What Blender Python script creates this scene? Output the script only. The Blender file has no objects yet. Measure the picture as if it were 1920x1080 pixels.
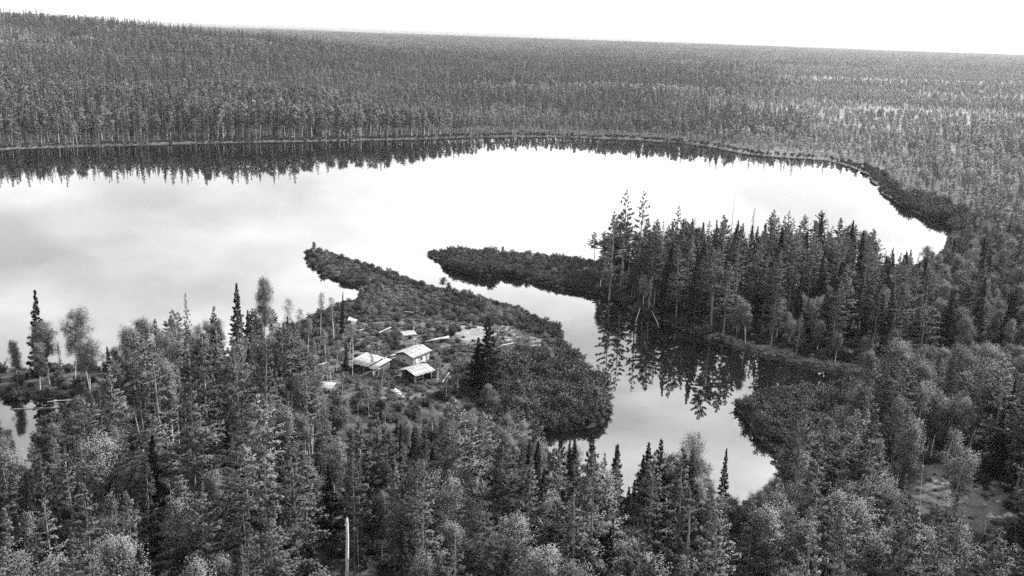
import bpy, math
import numpy as np
from mathutils import Matrix, Vector

# ------------------------------------------------------------------ camera, sky, sun, exposure
S = bpy.context.scene
COL = S.collection
CAM_H = 60.0                      # height of the viewpoint above the lake, metres
F_PX = 1867.0                     # focal length in pixels of a 1920 px wide frame
PITCH, ROLL = math.radians(14.36), math.radians(1.9)
FWD = np.array([0, math.cos(PITCH), -math.sin(PITCH)])
R0 = np.array([1.0, 0, 0]); U0 = np.array([0, math.sin(PITCH), math.cos(PITCH)])
RGT = math.cos(ROLL) * R0 + math.sin(ROLL) * U0
UPV = math.cos(ROLL) * U0 - math.sin(ROLL) * R0
cam = bpy.data.cameras.new('camera'); co = bpy.data.objects.new('camera', cam); COL.objects.link(co)
M = Matrix([[RGT[i], UPV[i], -FWD[i], 0] for i in range(3)] + [[0, 0, 0, 1]])
M.translation = Vector((0, 0, CAM_H)); co.matrix_world = M
cam.sensor_width = 36.0; cam.lens = 36.0 * F_PX / 1920.0
cam.clip_start = 0.5; cam.clip_end = 40000
S.camera = co

SUN_DIR = np.array([0.88, 0.40, 0.0]); SUN_DIR /= np.linalg.norm(SUN_DIR)
SUN_EL = math.radians(42)
SUN_DIR = np.array([SUN_DIR[0] * math.cos(SUN_EL), SUN_DIR[1] * math.cos(SUN_EL), math.sin(SUN_EL)])
CLOUD = (2.9, 9.6)               # radiance of the thin white overcast, added to the clear sky
W = bpy.data.worlds.new('World'); S.world = W; W.use_nodes = True
nt = W.node_tree; nt.nodes.clear()
N = nt.nodes.new; L = nt.links.new
out = N('ShaderNodeOutputWorld'); bg = N('ShaderNodeBackground'); bg.inputs['Strength'].default_value = 0.094
sky = N('ShaderNodeTexSky'); sky.sky_type = 'NISHITA'; sky.sun_disc = False
sky.sun_elevation = SUN_EL; sky.sun_rotation = math.atan2(SUN_DIR[0], SUN_DIR[1])
sky.dust_density = 1.0; sky.air_density = 1.0
bw = N('ShaderNodeRGBToBW'); L(sky.outputs[0], bw.inputs[0])
# thin high cloud, the same all over the sky
tc = N('ShaderNodeTexCoord'); mp = N('ShaderNodeMapping'); mp.inputs['Scale'].default_value = (1.0, 1.0, 2.6)
nz = N('ShaderNodeTexNoise'); nz.inputs['Scale'].default_value = 3.2; nz.inputs['Detail'].default_value = 5.0
L(tc.outputs['Generated'], mp.inputs[0]); L(mp.outputs[0], nz.inputs['Vector'])
mr = N('ShaderNodeMapRange'); mr.inputs['From Min'].default_value = 0.38; mr.inputs['From Max'].default_value = 0.62
mr.inputs['To Min'].default_value = CLOUD[0]; mr.inputs['To Max'].default_value = CLOUD[1]
L(nz.outputs['Fac'], mr.inputs['Value'])
mu = N('ShaderNodeMath'); mu.operation = 'ADD'; L(bw.outputs[0], mu.inputs[0]); L(mr.outputs[0], mu.inputs[1])
L(mu.outputs[0], bg.inputs['Color']); L(bg.outputs[0], out.inputs['Surface'])

sl = bpy.data.lights.new('sun', 'SUN'); sl.energy = 5.0; sl.angle = math.radians(1.0); sl.color = (1, 1, 1)
so = bpy.data.objects.new('sun', sl); COL.objects.link(so)
so.rotation_euler = Vector(SUN_DIR).to_track_quat('Z', 'Y').to_euler(); so.location = (300, -200, 400)

S.view_settings.view_transform = 'Standard'; S.view_settings.look = 'None'
S.view_settings.exposure = 1.24; S.view_settings.gamma = 1.0; S.view_settings.use_curve_mapping = False
S.render.engine = 'CYCLES'
cy = S.cycles
cy.max_bounces = 4; cy.diffuse_bounces = 0; cy.glossy_bounces = 2; cy.transmission_bounces = 1
cy.transparent_max_bounces = 4; cy.volume_bounces = 1; cy.caustics_reflective = False; cy.caustics_refractive = False
cy.use_denoising = False
cy.use_adaptive_sampling = False

# ------------------------------------------------------------------ helpers
def project(P):
    """world points (n,3) -> pixel x, pixel y of the 1920 x 1080 frame, depth"""
    P = np.atleast_2d(np.asarray(P, float)) - np.array([0, 0, CAM_H])
    d = P @ FWD; d = np.where(d < 1, 1, d)
    return 960 + F_PX * (P @ RGT) / d, 540 - F_PX * (P @ UPV) / d, P @ FWD

def ground_pt(px, py, z=0.0):
    """where the view ray through a pixel meets the level z"""
    d = FWD * F_PX + RGT * (px - 960) + UPV * (540 - py)
    t = (z - CAM_H) / d[2]
    return np.array([d[0] * t, d[1] * t])

def to_world(poly):
    return np.array([ground_pt(x, y) for x, y in poly])

def chaikin(P, n=2):
    for _ in range(n):
        Q = np.roll(P, -1, 0)
        P = np.stack([0.75 * P + 0.25 * Q, 0.25 * P + 0.75 * Q], 1).reshape(-1, 2)
    return P

def inside(P, poly):
    x, y = P[:, 0], P[:, 1]; r = np.zeros(len(P), bool)
    a = poly; b = np.roll(poly, -1, 0)
    for (x0, y0), (x1, y1) in zip(a, b):
        if y0 == y1: continue
        c = ((y0 > y) != (y1 > y)) & (x < (x1 - x0) * (y - y0) / (y1 - y0) + x0)
        r ^= c
    return r

def dist_poly(P, poly):
    a = poly; b = np.roll(poly, -1, 0); best = np.full(len(P), 1e18)
    for p, q in zip(a, b):
        e = q - p; l2 = max(e @ e, 1e-9)
        t = np.clip(((P - p) @ e) / l2, 0, 1)
        d = P - p - t[:, None] * e
        best = np.minimum(best, (d * d).sum(1))
    return np.sqrt(best)

def hashv(ix, iy, s):
    h = np.sin(ix * 127.1 + iy * 311.7 + s * 74.7) * 43758.5453
    return h - np.floor(h)

def vnoise(x, y, s=0):
    ix, iy = np.floor(x), np.floor(y); fx, fy = x - ix, y - iy
    fx = fx * fx * (3 - 2 * fx); fy = fy * fy * (3 - 2 * fy)
    a = hashv(ix, iy, s); b = hashv(ix + 1, iy, s); c = hashv(ix, iy + 1, s); d = hashv(ix + 1, iy + 1, s)
    return (a * (1 - fx) + b * fx) * (1 - fy) + (c * (1 - fx) + d * fx) * fy

def fbm(x, y, s=0, o=3):
    r = 0; a = 0.5; t = 0
    for i in range(o):
        r = r + a * vnoise(x, y, s + i * 7); t += a; a *= 0.5; x = x * 2.03; y = y * 2.03
    return r / t

def sstep(a, b, x):
    t = np.clip((x - a) / (b - a), 0, 1); return t * t * (3 - 2 * t)

# ------------------------------------------------------------------ shorelines (traced, laid on the lake level)
LAKE_PX = [(-420, 300), (-150, 287), (0, 281), (150, 275), (300, 271), (450, 267), (600, 265), (750, 262), (900, 257), (1000, 256),
           (1100, 258), (1200, 262), (1290, 269), (1345, 277), (1400, 289), (1470, 295), (1545, 299), (1595, 312), (1630, 330),
           (1642, 348), (1662, 372), (1700, 392), (1740, 409), (1775, 418), (1790, 432), (1775, 462), (1740, 492), (1690, 505),
           (1600, 500), (1500, 490), (1350, 488), (1200, 494), (1120, 496), (1040, 490), (960, 484), (880, 478), (825, 474), (800, 474),
           (815, 486), (850, 508), (905, 522), (960, 518), (1010, 533), (1080, 547), (1135, 553), (1185, 580), (1250, 606), (1300, 626),
           (1350, 645), (1420, 661), (1500, 682), (1560, 694), (1640, 706), (1665, 716), (1630, 728), (1555, 738), (1460, 746), (1395, 754),
           (1374, 764), (1388, 780), (1400, 806), (1432, 832), (1455, 856), (1472, 892), (1440, 932), (1380, 960), (1300, 967),
           (1200, 952), (1120, 922), (1060, 884), (1012, 846), (985, 828), (1010, 812), (1060, 806), (1120, 802), (1142, 785), (1138, 755), (1112, 720),
           (1086, 694), (1076, 668), (1062, 644), (1036, 614), (996, 592), (955, 576), (900, 562), (850, 548), (760, 524), (720, 512), (660, 491), (612, 474),
           (580, 474), (571, 482), (585, 498), (622, 524), (684, 549), (672, 562), (625, 580), (560, 604), (520, 632), (480, 664),
           (400, 684), (300, 694), (200, 694), (100, 692), (0, 698), (-150, 712), (-420, 740)]
POND_PX = [(-90, 756), (20, 752), (80, 748), (134, 752), (136, 768), (100, 786), (66, 800), (56, 840), (66, 880), (40, 905), (14, 885), (26, 830), (10, 806), (-90, 806)]
LAKE = chaikin(to_world(LAKE_PX), 2); POND = chaikin(to_world(POND_PX), 2)
def _rough(P, a):
    c = np.cumsum(np.r_[0, np.linalg.norm(np.diff(P, axis=0), axis=1)])
    k = np.minimum(1, np.linalg.norm(P, axis=1) / 250)
    return P + np.stack([vnoise(c / 6, c * 0, 3) - .5, vnoise(c / 6, c * 0, 9) - .5], 1) * a * (0.6 + k[:, None])
LAKE = _rough(LAKE, 1.6); POND = _rough(POND, 0.6)
CLEAR_PX = np.array([(585, 640), (640, 612), (760, 606), (840, 628), (850, 680), (836, 742), (770, 768), (690, 764), (590, 752), (570, 690)], float)
PALE_PX = np.array([(845, 632), (880, 614), (960, 612), (1010, 632), (1010, 655), (940, 662), (870, 650)], float)

GLADE_PX = np.array([(1680, 868), (1760, 880), (1850, 915), (1905, 985), (1830, 1005), (1760, 960), (1700, 920)], float)

def water_sd(P):
    """signed distance to the nearest shore, positive on land"""
    d1 = dist_poly(P, LAKE); d1 = np.where(inside(P, LAKE), -d1, d1)
    d2 = dist_poly(P, POND); d2 = np.where(inside(P, POND), -d2, d2)
    return np.minimum(d1, d2)

def relief(x, y):
    r = np.hypot(x, y)
    hill = 44 * np.exp(-.5 * ((x + 830) / 430) ** 2 - .5 * ((y - 1280) / 400) ** 2)
    far = 22 * sstep(3200, 7200, r) * fbm(x / 2600, y / 2600, 5) + 60 * sstep(11000, 21000, r) * fbm(x / 6000, y / 6000, 15) + 190 * sstep(27000, 40000, r) * np.clip(fbm(x / 14000, y / 14000, 19) * 1.6 - .3, 0, 1)
    mid = 7 * sstep(600, 1600, r) * (fbm(x / 420, y / 420, 8) - .35)
    return hill + far + mid

def ground_z(P, sd=None):
    x, y = P[:, 0], P[:, 1]
    if sd is None: sd = water_sd(P)
    land = np.where(sd < 1.2, 0.42 * sd, 0.504 + 0.9 * sstep(1.2, 30, sd))
    land = land + sstep(0.8, 5, sd) * 0.7 * (fbm(x / 7, y / 7, 2) - 0.5) + sstep(8, 200, sd) * relief(x, y)
    return np.where(sd < 0, np.maximum(0.55 * sd, -1.2), land)

# ------------------------------------------------------------------ materials (the place as a black-and-white film sees it: neutral greys)
def mat(name, rough=0.85):
    m = bpy.data.materials.new(name); m.use_nodes = True
    b = m.node_tree.nodes['Principled BSDF']; b.inputs['Roughness'].default_value = rough
    b.inputs['Specular IOR Level'].default_value = 0.15
    return m, m.node_tree, b

def grey(v): return (v, v, v, 1)

def foliage_mat(name, lo, hi, gloss=0.55):
    m, t, b = mat(name, gloss); b.inputs['Specular IOR Level'].default_value = 0.0
    oi = t.nodes.new('ShaderNodeObjectInfo'); g = t.nodes.new('ShaderNodeNewGeometry')
    n = t.nodes.new('ShaderNodeTexNoise'); n.inputs['Scale'].default_value = 0.9; n.inputs['Detail'].default_value = 3
    t.links.new(g.outputs['Position'], n.inputs['Vector'])
    a = t.nodes.new('ShaderNodeMath'); a.operation = 'ADD'
    s = t.nodes.new('ShaderNodeMath'); s.operation = 'MULTIPLY'; s.inputs[1].default_value = 0.55
    t.links.new(oi.outputs['Random'], s.inputs[0]); t.links.new(s.outputs[0], a.inputs[0])
    s2 = t.nodes.new('ShaderNodeMath'); s2.operation = 'MULTIPLY'; s2.inputs[1].default_value = 0.45
    t.links.new(n.outputs['Fac'], s2.inputs[0]); t.links.new(s2.outputs[0], a.inputs[1])
    r = t.nodes.new('ShaderNodeMapRange'); r.inputs['From Min'].default_value = 0.15; r.inputs['From Max'].default_value = 0.85
    r.inputs['To Min'].default_value = lo; r.inputs['To Max'].default_value = hi
    t.links.new(a.outputs[0], r.inputs['Value']); t.links.new(r.outputs[0], b.inputs['Base Color'])
    return m

def noisy_mat(name, lo, hi, scale=(6, 6, 1.2), detail=4, rough=0.85, obj=True, lo_at=0.35, hi_at=0.65, bump=0.0):
    m, t, b = mat(name, rough)
    c = t.nodes.new('ShaderNodeTexCoord'); mp = t.nodes.new('ShaderNodeMapping'); mp.inputs['Scale'].default_value = scale
    n = t.nodes.new('ShaderNodeTexNoise'); n.inputs['Scale'].default_value = 1.0; n.inputs['Detail'].default_value = detail
    t.links.new(c.outputs['Object'], mp.inputs[0]); t.links.new(mp.outputs[0], n.inputs['Vector'])
    r = t.nodes.new('ShaderNodeMapRange'); r.inputs['From Min'].default_value = lo_at; r.inputs['From Max'].default_value = hi_at
    r.inputs['To Min'].default_value = lo; r.inputs['To Max'].default_value = hi
    t.links.new(n.outputs['Fac'], r.inputs['Value']); t.links.new(r.outputs[0], b.inputs['Base Color'])
    if bump:
        bp = t.nodes.new('ShaderNodeBump'); bp.inputs['Strength'].default_value = bump; bp.inputs['Distance'].default_value = 0.02
        t.links.new(n.outputs['Fac'], bp.inputs['Height']); t.links.new(bp.outputs[0], b.inputs['Normal'])
    return m

MAT = {
    'larch': foliage_mat('larch_needles', 0.035, 0.15),
    'spruce': foliage_mat('spruce_needles', 0.012, 0.03),
    'birch': foliage_mat('birch_leaves', 0.085, 0.18, 0.45),
    'bush': foliage_mat('willow_leaves', 0.035, 0.085, 0.5),
    'scrub': foliage_mat('dwarf_birch_leaves', 0.07, 0.13, 0.5),
    'young_haze': foliage_mat('young_growth_haze_leaves', 0.18, 0.31, 0.5),  # young growth, paled so the leaf colour carries the far haze
    'grass': foliage_mat('sedge_blades', 0.12, 0.26, 0.6),
    'bark': noisy_mat('larch_bark', 0.08, 0.22, (9, 9, 1.5)),
    'darkbark': noisy_mat('spruce_bark', 0.04, 0.10, (9, 9, 2)),
    'whitebark': noisy_mat('birch_bark', 0.14, 0.55, (2, 2, 5), lo_at=0.36, hi_at=0.5),
    'deadwood': noisy_mat('bleached_dead_wood', 0.2, 0.42, (8, 8, 1)),
    'barkless': noisy_mat('sun_bleached_barkless_wood', 0.34, 0.62, (8, 8, 1)),
    'log': noisy_mat('peeled_log_wood', 0.26, 0.48, (1.2, 9, 9)),
    'plank': noisy_mat('weathered_plank_wood', 0.13, 0.36, (7, 1.2, 5), bump=0.3),
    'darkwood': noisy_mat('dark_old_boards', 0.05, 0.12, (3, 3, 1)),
    'canvas': noisy_mat('white_canvas', 0.6, 0.8, (2, 2, 2)),
    'glass': noisy_mat('dark_window_glass', 0.01, 0.02, (1, 1, 1), rough=0.1),
}

def ground_mat():
    m, t, b = mat('taiga_floor', 0.95)
    at = t.nodes.new('ShaderNodeAttribute'); at.attribute_name = 'pale'
    g = t.nodes.new('ShaderNodeNewGeometry')
    n = t.nodes.new('ShaderNodeTexNoise'); n.inputs['Scale'].default_value = 0.55; n.inputs['Detail'].default_value = 6
    n2 = t.nodes.new('ShaderNodeTexNoise'); n2.inputs['Scale'].default_value = 4.0; n2.inputs['Detail'].default_value = 4
    t.links.new(g.outputs['Position'], n.inputs['Vector']); t.links.new(g.outputs['Position'], n2.inputs['Vector'])
    a = t.nodes.new('ShaderNodeMath'); a.operation = 'MULTIPLY_ADD'; a.inputs[1].default_value = 0.8
    t.links.new(n.outputs['Fac'], a.inputs[0]); t.links.new(at.outputs['Fac'], a.inputs[2])
    r = t.nodes.new('ShaderNodeMapRange'); r.inputs['From Min'].default_value = 0.40; r.inputs['From Max'].default_value = 1.15
    r.inputs['To Min'].default_value = 0.02; r.inputs['To Max'].default_value = 0.24
    t.links.new(a.outputs[0], r.inputs['Value'])
    k = t.nodes.new('ShaderNodeMapRange'); k.inputs['From Min'].default_value = 0.3; k.inputs['From Max'].default_value = 0.7
    k.inputs['To Min'].default_value = 0.6; k.inputs['To Max'].default_value = 1.3
    t.links.new(n2.outputs['Fac'], k.inputs['Value'])
    x = t.nodes.new('ShaderNodeMath'); x.operation = 'MULTIPLY'
    t.links.new(r.outputs[0], x.inputs[0]); t.links.new(k.outputs[0], x.inputs[1]); t.links.new(x.outputs[0], b.inputs['Base Color'])
    bp = t.nodes.new('ShaderNodeBump'); bp.inputs['Strength'].default_value = 0.6; bp.inputs['Distance'].default_value = 0.15
    t.links.new(n2.outputs['Fac'], bp.inputs['Height']); t.links.new(bp.outputs[0], b.inputs['Normal'])
    return m

def water_mat():
    m = bpy.data.materials.new('still_lake_water'); m.use_nodes = True; t = m.node_tree; t.nodes.clear()
    o = t.nodes.new('ShaderNodeOutputMaterial'); d = t.nodes.new('ShaderNodeBsdfDiffuse'); d.inputs['Color'].default_value = grey(0.004)
    gl = t.nodes.new('ShaderNodeBsdfGlossy'); gl.inputs['Roughness'].default_value = 0.025; gl.inputs['Color'].default_value = grey(1)
    fr = t.nodes.new('ShaderNodeFresnel'); fr.inputs['IOR'].default_value = 3.2
    mx = t.nodes.new('ShaderNodeMixShader')
    g = t.nodes.new('ShaderNodeNewGeometry'); n = t.nodes.new('ShaderNodeTexNoise'); n.inputs['Scale'].default_value = 0.35; n.inputs['Detail'].default_value = 3
    t.links.new(g.outputs['Position'], n.inputs['Vector'])
    bp = t.nodes.new('ShaderNodeBump'); bp.inputs['Strength'].default_value = 0.06; bp.inputs['Distance'].default_value = 0.05
    t.links.new(n.outputs['Fac'], bp.inputs['Height']); t.links.new(bp.outputs[0], gl.inputs['Normal'])
    mp = t.nodes.new('ShaderNodeMapping'); mp.inputs['Scale'].default_value = (.006, .02, 1); mp.inputs['Rotation'].default_value = (0, 0, .25)   # faint lanes of breeze
    nl = t.nodes.new('ShaderNodeTexNoise'); nl.inputs['Scale'].default_value = 1.0; nl.inputs['Detail'].default_value = 4
    t.links.new(g.outputs['Position'], mp.inputs[0]); t.links.new(mp.outputs[0], nl.inputs['Vector'])
    rr_ = t.nodes.new('ShaderNodeMapRange'); rr_.inputs['From Min'].default_value = .45; rr_.inputs['From Max'].default_value = .7; rr_.inputs['To Min'].default_value = .008; rr_.inputs['To Max'].default_value = .03
    t.links.new(nl.outputs['Fac'], rr_.inputs['Value']); t.links.new(rr_.outputs[0], gl.inputs['Roughness'])
    t.links.new(fr.outputs[0], mx.inputs[0]); t.links.new(d.outputs[0], mx.inputs[1]); t.links.new(gl.outputs[0], mx.inputs[2])
    t.links.new(mx.outputs[0], o.inputs['Surface'])
    return m

def tag(o, label, cat=None, group=None, kind=None):
    o['label'] = label
    if cat: o['category'] = cat
    if group: o['group'] = group
    if kind: o['kind'] = kind
    return o

def np_mesh(name, V, F, mats, mi=None, smooth=False, normals=None):
    """mesh from vertex and quad arrays"""
    me = bpy.data.meshes.new(name)
    V = np.asarray(V, np.float32); F = np.asarray(F, np.int32)
    me.vertices.add(len(V)); me.vertices.foreach_set('co', V.ravel())
    k = F.shape[1]
    me.loops.add(F.size); me.loops.foreach_set('vertex_index', F.ravel())
    me.polygons.add(len(F)); me.polygons.foreach_set('loop_start', np.arange(0, F.size, k, dtype=np.int32))
    for m in mats: me.materials.append(m)
    if mi is not None: me.polygons.foreach_set('material_index', np.asarray(mi, np.int32))
    if smooth: me.polygons.foreach_set('use_smooth', np.ones(len(F), bool))
    me.update(calc_edges=True)
    if normals is not None: me.normals_split_custom_set_from_vertices(np.asarray(normals, np.float64).tolist())
    return me

def link(name, me, parent=None):
    o = bpy.data.objects.new(name, me); COL.objects.link(o)
    if parent is not None: o.parent = parent
    return o

# ------------------------------------------------------------------ ground and water
def axis(segs):
    r = []
    for a, b, st in segs: r += list(np.arange(a, b, st))
    return np.array(r + [segs[-1][1]])
gx = axis([(-47000, -26000, 3000), (-26000, -9000, 1200), (-9000, -2600, 320), (-2600, -900, 60), (-900, -360, 14), (-360, -150, 4), (-150, 150, 1.8), (150, 360, 4), (360, 900, 14), (900, 2600, 60), (2600, 9000, 320), (9000, 26000, 1200), (26000, 47000, 3000)])
gy = axis([(-400, 40, 40), (40, 320, 1.8), (320, 620, 3.2), (620, 1100, 14), (1100, 2600, 50), (2600, 9000, 250), (9000, 26000, 700), (26000, 47000, 1500)])
GX, GY = np.meshgrid(gx, gy); GP = np.stack([GX.ravel(), GY.ravel()], 1)
sd = water_sd(GP); GZ = ground_z(GP, sd)
ppx, ppy, _ = project(np.c_[GP, np.maximum(GZ, 0)]); PXY = np.stack([ppx, ppy], 1)
def soft(pg, amt):
    W_ = to_world(pg); d = dist_poly(GP, W_); d = np.where(inside(GP, W_), d, -d)
    return amt * sstep(-3.5, 3.5, d + 9 * (fbm(GP[:, 0] / 5, GP[:, 1] / 5, 17) - .5))
pale = 0.28 * fbm(GP[:, 0] / 60, GP[:, 1] / 60, 21) - 0.1
pale += soft(PALE_PX, 0.42) + soft(CLEAR_PX, 0.12) + soft(GLADE_PX, .34)
shore = np.exp(-((sd - 3.0) / 3.2) ** 2) * (GP[:, 1] > 330); pale += 0.2 * shore * (fbm(GP[:, 0] / 25, GP[:, 1] / 25, 77) - .1)
rr = np.hypot(GP[:, 0], GP[:, 1])
bog = sstep(.5, .66, fbm(GP[:, 0] / 260, GP[:, 1] / 170, 31)) * sstep(520, 800, rr) * sstep(-.05, .25, GP[:, 0] / np.maximum(rr, 1))
pale += 0.12 * bog + .28 * sstep(1150, 1700, ppx) * sstep(430, 560, rr)  # second term paints the far-right haze brightness into the ground
nx, ny = len(gx), len(gy)
ii = (np.arange(ny - 1)[:, None] * nx + np.arange(nx - 1)[None, :]).ravel()
gm = np_mesh('ground', np.c_[GP, GZ], np.stack([ii, ii + 1, ii + nx + 1, ii + nx], 1), [ground_mat()], smooth=True)
pale -= .5 * np.exp(-(sd / 2.4) ** 2) * (GP[:, 1] < 330)     # wet dark mud at the water's edge
a = gm.attributes.new('pale', 'FLOAT', 'POINT'); a.data.foreach_set('value', pale.astype(np.float32))
tag(link('ground', gm), 'mossy taiga floor with paler grassy patches between the trees', 'ground', kind='structure')
wx = np.linspace(-700, 700, 8); wy = np.linspace(60, 640, 8)
WX, WY = np.meshgrid(wx, wy); ii = (np.arange(7)[:, None] * 8 + np.arange(7)[None, :]).ravel()
wm = np_mesh('lake_water', np.c_[WX.ravel(), WY.ravel(), np.zeros(64)], np.stack([ii, ii + 1, ii + 9, ii + 8], 1), [water_mat()])
tag(link('lake_water', wm), 'still bright lake with its channel and pool, mirroring sky and trees', 'water', kind='structure')

# ------------------------------------------------------------------ tree and bush shapes
def tube(path, rad, k=6):
    path = np.asarray(path, float); rad = np.asarray(rad, float); n = len(path)
    ang = np.linspace(0, 2 * np.pi, k, endpoint=False)
    V = []
    for i in range(n):
        d = path[min(i + 1, n - 1)] - path[max(i - 1, 0)]; d = d / (np.linalg.norm(d) + 1e-9)
        u = np.cross(d, [0.3, 1, 0.1]) if abs(d[1]) < 0.9 else np.cross(d, [1, 0, 0.1]); u /= np.linalg.norm(u); v = np.cross(d, u)
        V.append(path[i] + rad[i] * (np.cos(ang)[:, None] * u + np.sin(ang)[:, None] * v))
    V = np.concatenate(V); F = []
    for i in range(n - 1):
        for j in range(k):
            F.append((i * k + j, i * k + (j + 1) % k, (i + 1) * k + (j + 1) % k, (i + 1) * k + j))
    return V, np.array(F)

def cat_parts(parts):
    Vs, Fs, o = [], [], 0
    for V, Fc in parts:
        Vs.append(V); Fs.append(Fc + o); o += len(V)
    return np.concatenate(Vs), np.concatenate(Fs)

def unit(a): return a / (np.linalg.norm(a, axis=-1, keepdims=True) + 1e-9)

def leaves(C, U, V, Nn):
    """diamond leaves: centres, half lengths, half widths, and the way the clump they sit on faces"""
    n = len(C)
    flip = (np.cross(U, V) * Nn).sum(1) > 0
    V = np.where(flip[:, None], -V, V)
    X = np.stack([C - U, C + V, C + U, C - V], 1).reshape(-1, 3)
    return X, np.arange(n * 4).reshape(n, 4), np.repeat(unit(Nn), 4, 0)

def rand_frame(rs, C, axis_, sl, sw, flat=0.0):
    n = len(C)
    d = unit(axis_ + rs.normal(0, 0.45, (n, 3)))
    r = rs.normal(0, 1, (n, 3)); r[:, 2] *= (1 - flat)
    v = unit(np.cross(d, unit(np.cross(r, d))) if flat == 0 else r - (r * d).sum(1, keepdims=True) * d)
    return d * (sl * rs.uniform(.7, 1.3, n))[:, None], v * (sw * rs.uniform(.7, 1.3, n))[:, None]

def conifer(seed, H, R, cb, nb, per_m, sl, sw, droop, prof, up=0.5, trunk_r=0.17, tk=7, gaps=0.0, wood=True, spread=0.2, side=1.0):
    rs = np.random.RandomState(seed)
    nseg = 8; z = np.linspace(0, H, nseg)
    wob = np.cumsum(rs.normal(0, 0.05, (nseg, 2)), 0) * np.linspace(0, 1, nseg)[:, None]
    path = np.c_[wob, z]; rad = trunk_r * (1 - z / H) ** 0.8 + 0.018; rad[0] *= 1.35
    tr = [tube(path, rad, tk)]
    Cs, As, Sz, Ns = [], [], [], []
    golden = 2.39996; a0 = rs.uniform(0, 6.28)
    for b in range(nb):
        t = (b + rs.uniform(-.8, .8)) / nb; t = min(max(t, 0), .985)
        tz = cb + (1 - cb) * t
        if rs.rand() < gaps: continue
        az = a0 + b * golden + rs.normal(0, 0.35)
        ln = R * prof(t) * rs.uniform(.6, 1.18) * (1 + (side - 1) * max(0, math.cos(az)))
        if ln < 0.12: ln = 0.12
        el = up * t - droop * (1 - t) + rs.normal(0, .1)
        h = np.array([math.cos(az), math.sin(az), 0])
        p0 = np.array([np.interp(tz * H, z, path[:, 0]), np.interp(tz * H, z, path[:, 1]), tz * H])
        d = h * math.cos(el) + np.array([0, 0, math.sin(el)])
        curl = (0.22 * droop + 0.08) * ln
        def at(s): return p0 + d * (ln * s)[:, None] + np.array([0, 0, 1.0]) * (curl * s * s)[:, None]
        if wood and ln > .5: tr.append(tube(at(np.array([0, .55, .95])), np.array([.022, .014, .005]) * (0.6 + ln / 3), 3))
        k = max(3 if per_m < 20 else 14, int(ln * per_m))
        nc = max(5, int(ln * 2.2)); s = (rs.uniform(.15, 1.05, nc) ** .7)[rs.randint(0, nc, k)] + rs.normal(0, .07, k)
        lat = np.cross(h, [0, 0, 1.0]); w = spread * ln * (1.08 - s) + .06
        off = rs.normal(0, 1, k) * np.maximum(w, .08) * .7
        C = at(s) + lat * off[:, None]; C[:, 2] += rs.normal(-.03, .10, k) - np.abs(off) * .15
        A = d + lat * np.sign(off)[:, None] * .55 + np.array([0, 0, -.15])
        mid = p0 + d * ln * .5 - np.array([0, 0, .02]); Ns.append(unit(C - mid)); Cs.append(C); As.append(A); Sz.append(np.full(k, 0.75 + 0.25 * (1 - t)))
    C = np.concatenate(Cs); A = unit(np.concatenate(As)); z_ = np.concatenate(Sz)
    U, V = rand_frame(rs, C, A, sl, sw, .25)
    rad_ = unit(np.c_[C[:, :2], np.zeros(len(C))])
    Nn = unit(rad_ * .6 + np.concatenate(Ns) * np.array([.4, .4, 1.6]) + np.array([0, 0, .2]) + rs.normal(0, .3, C.shape))
    return cat_parts(tr), leaves(C, U * z_[:, None], V * z_[:, None], Nn)

P_LARCH = lambda t: (1 - t) ** .72 * min(1.0, .55 + t * 3.0)
P_ROUND = lambda t: max(1 - t ** 1.7, 0) ** .9 * min(1.0, .5 + t * 2.2) * .92 + .02
P_SLIM = lambda t: (1 - t) ** .9 * min(1.0, .6 + t * 2.5) + .03
P_SPRUCE = lambda t: (1 - t) ** .95 * min(1.0, .8 + t * 2) + .03

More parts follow.
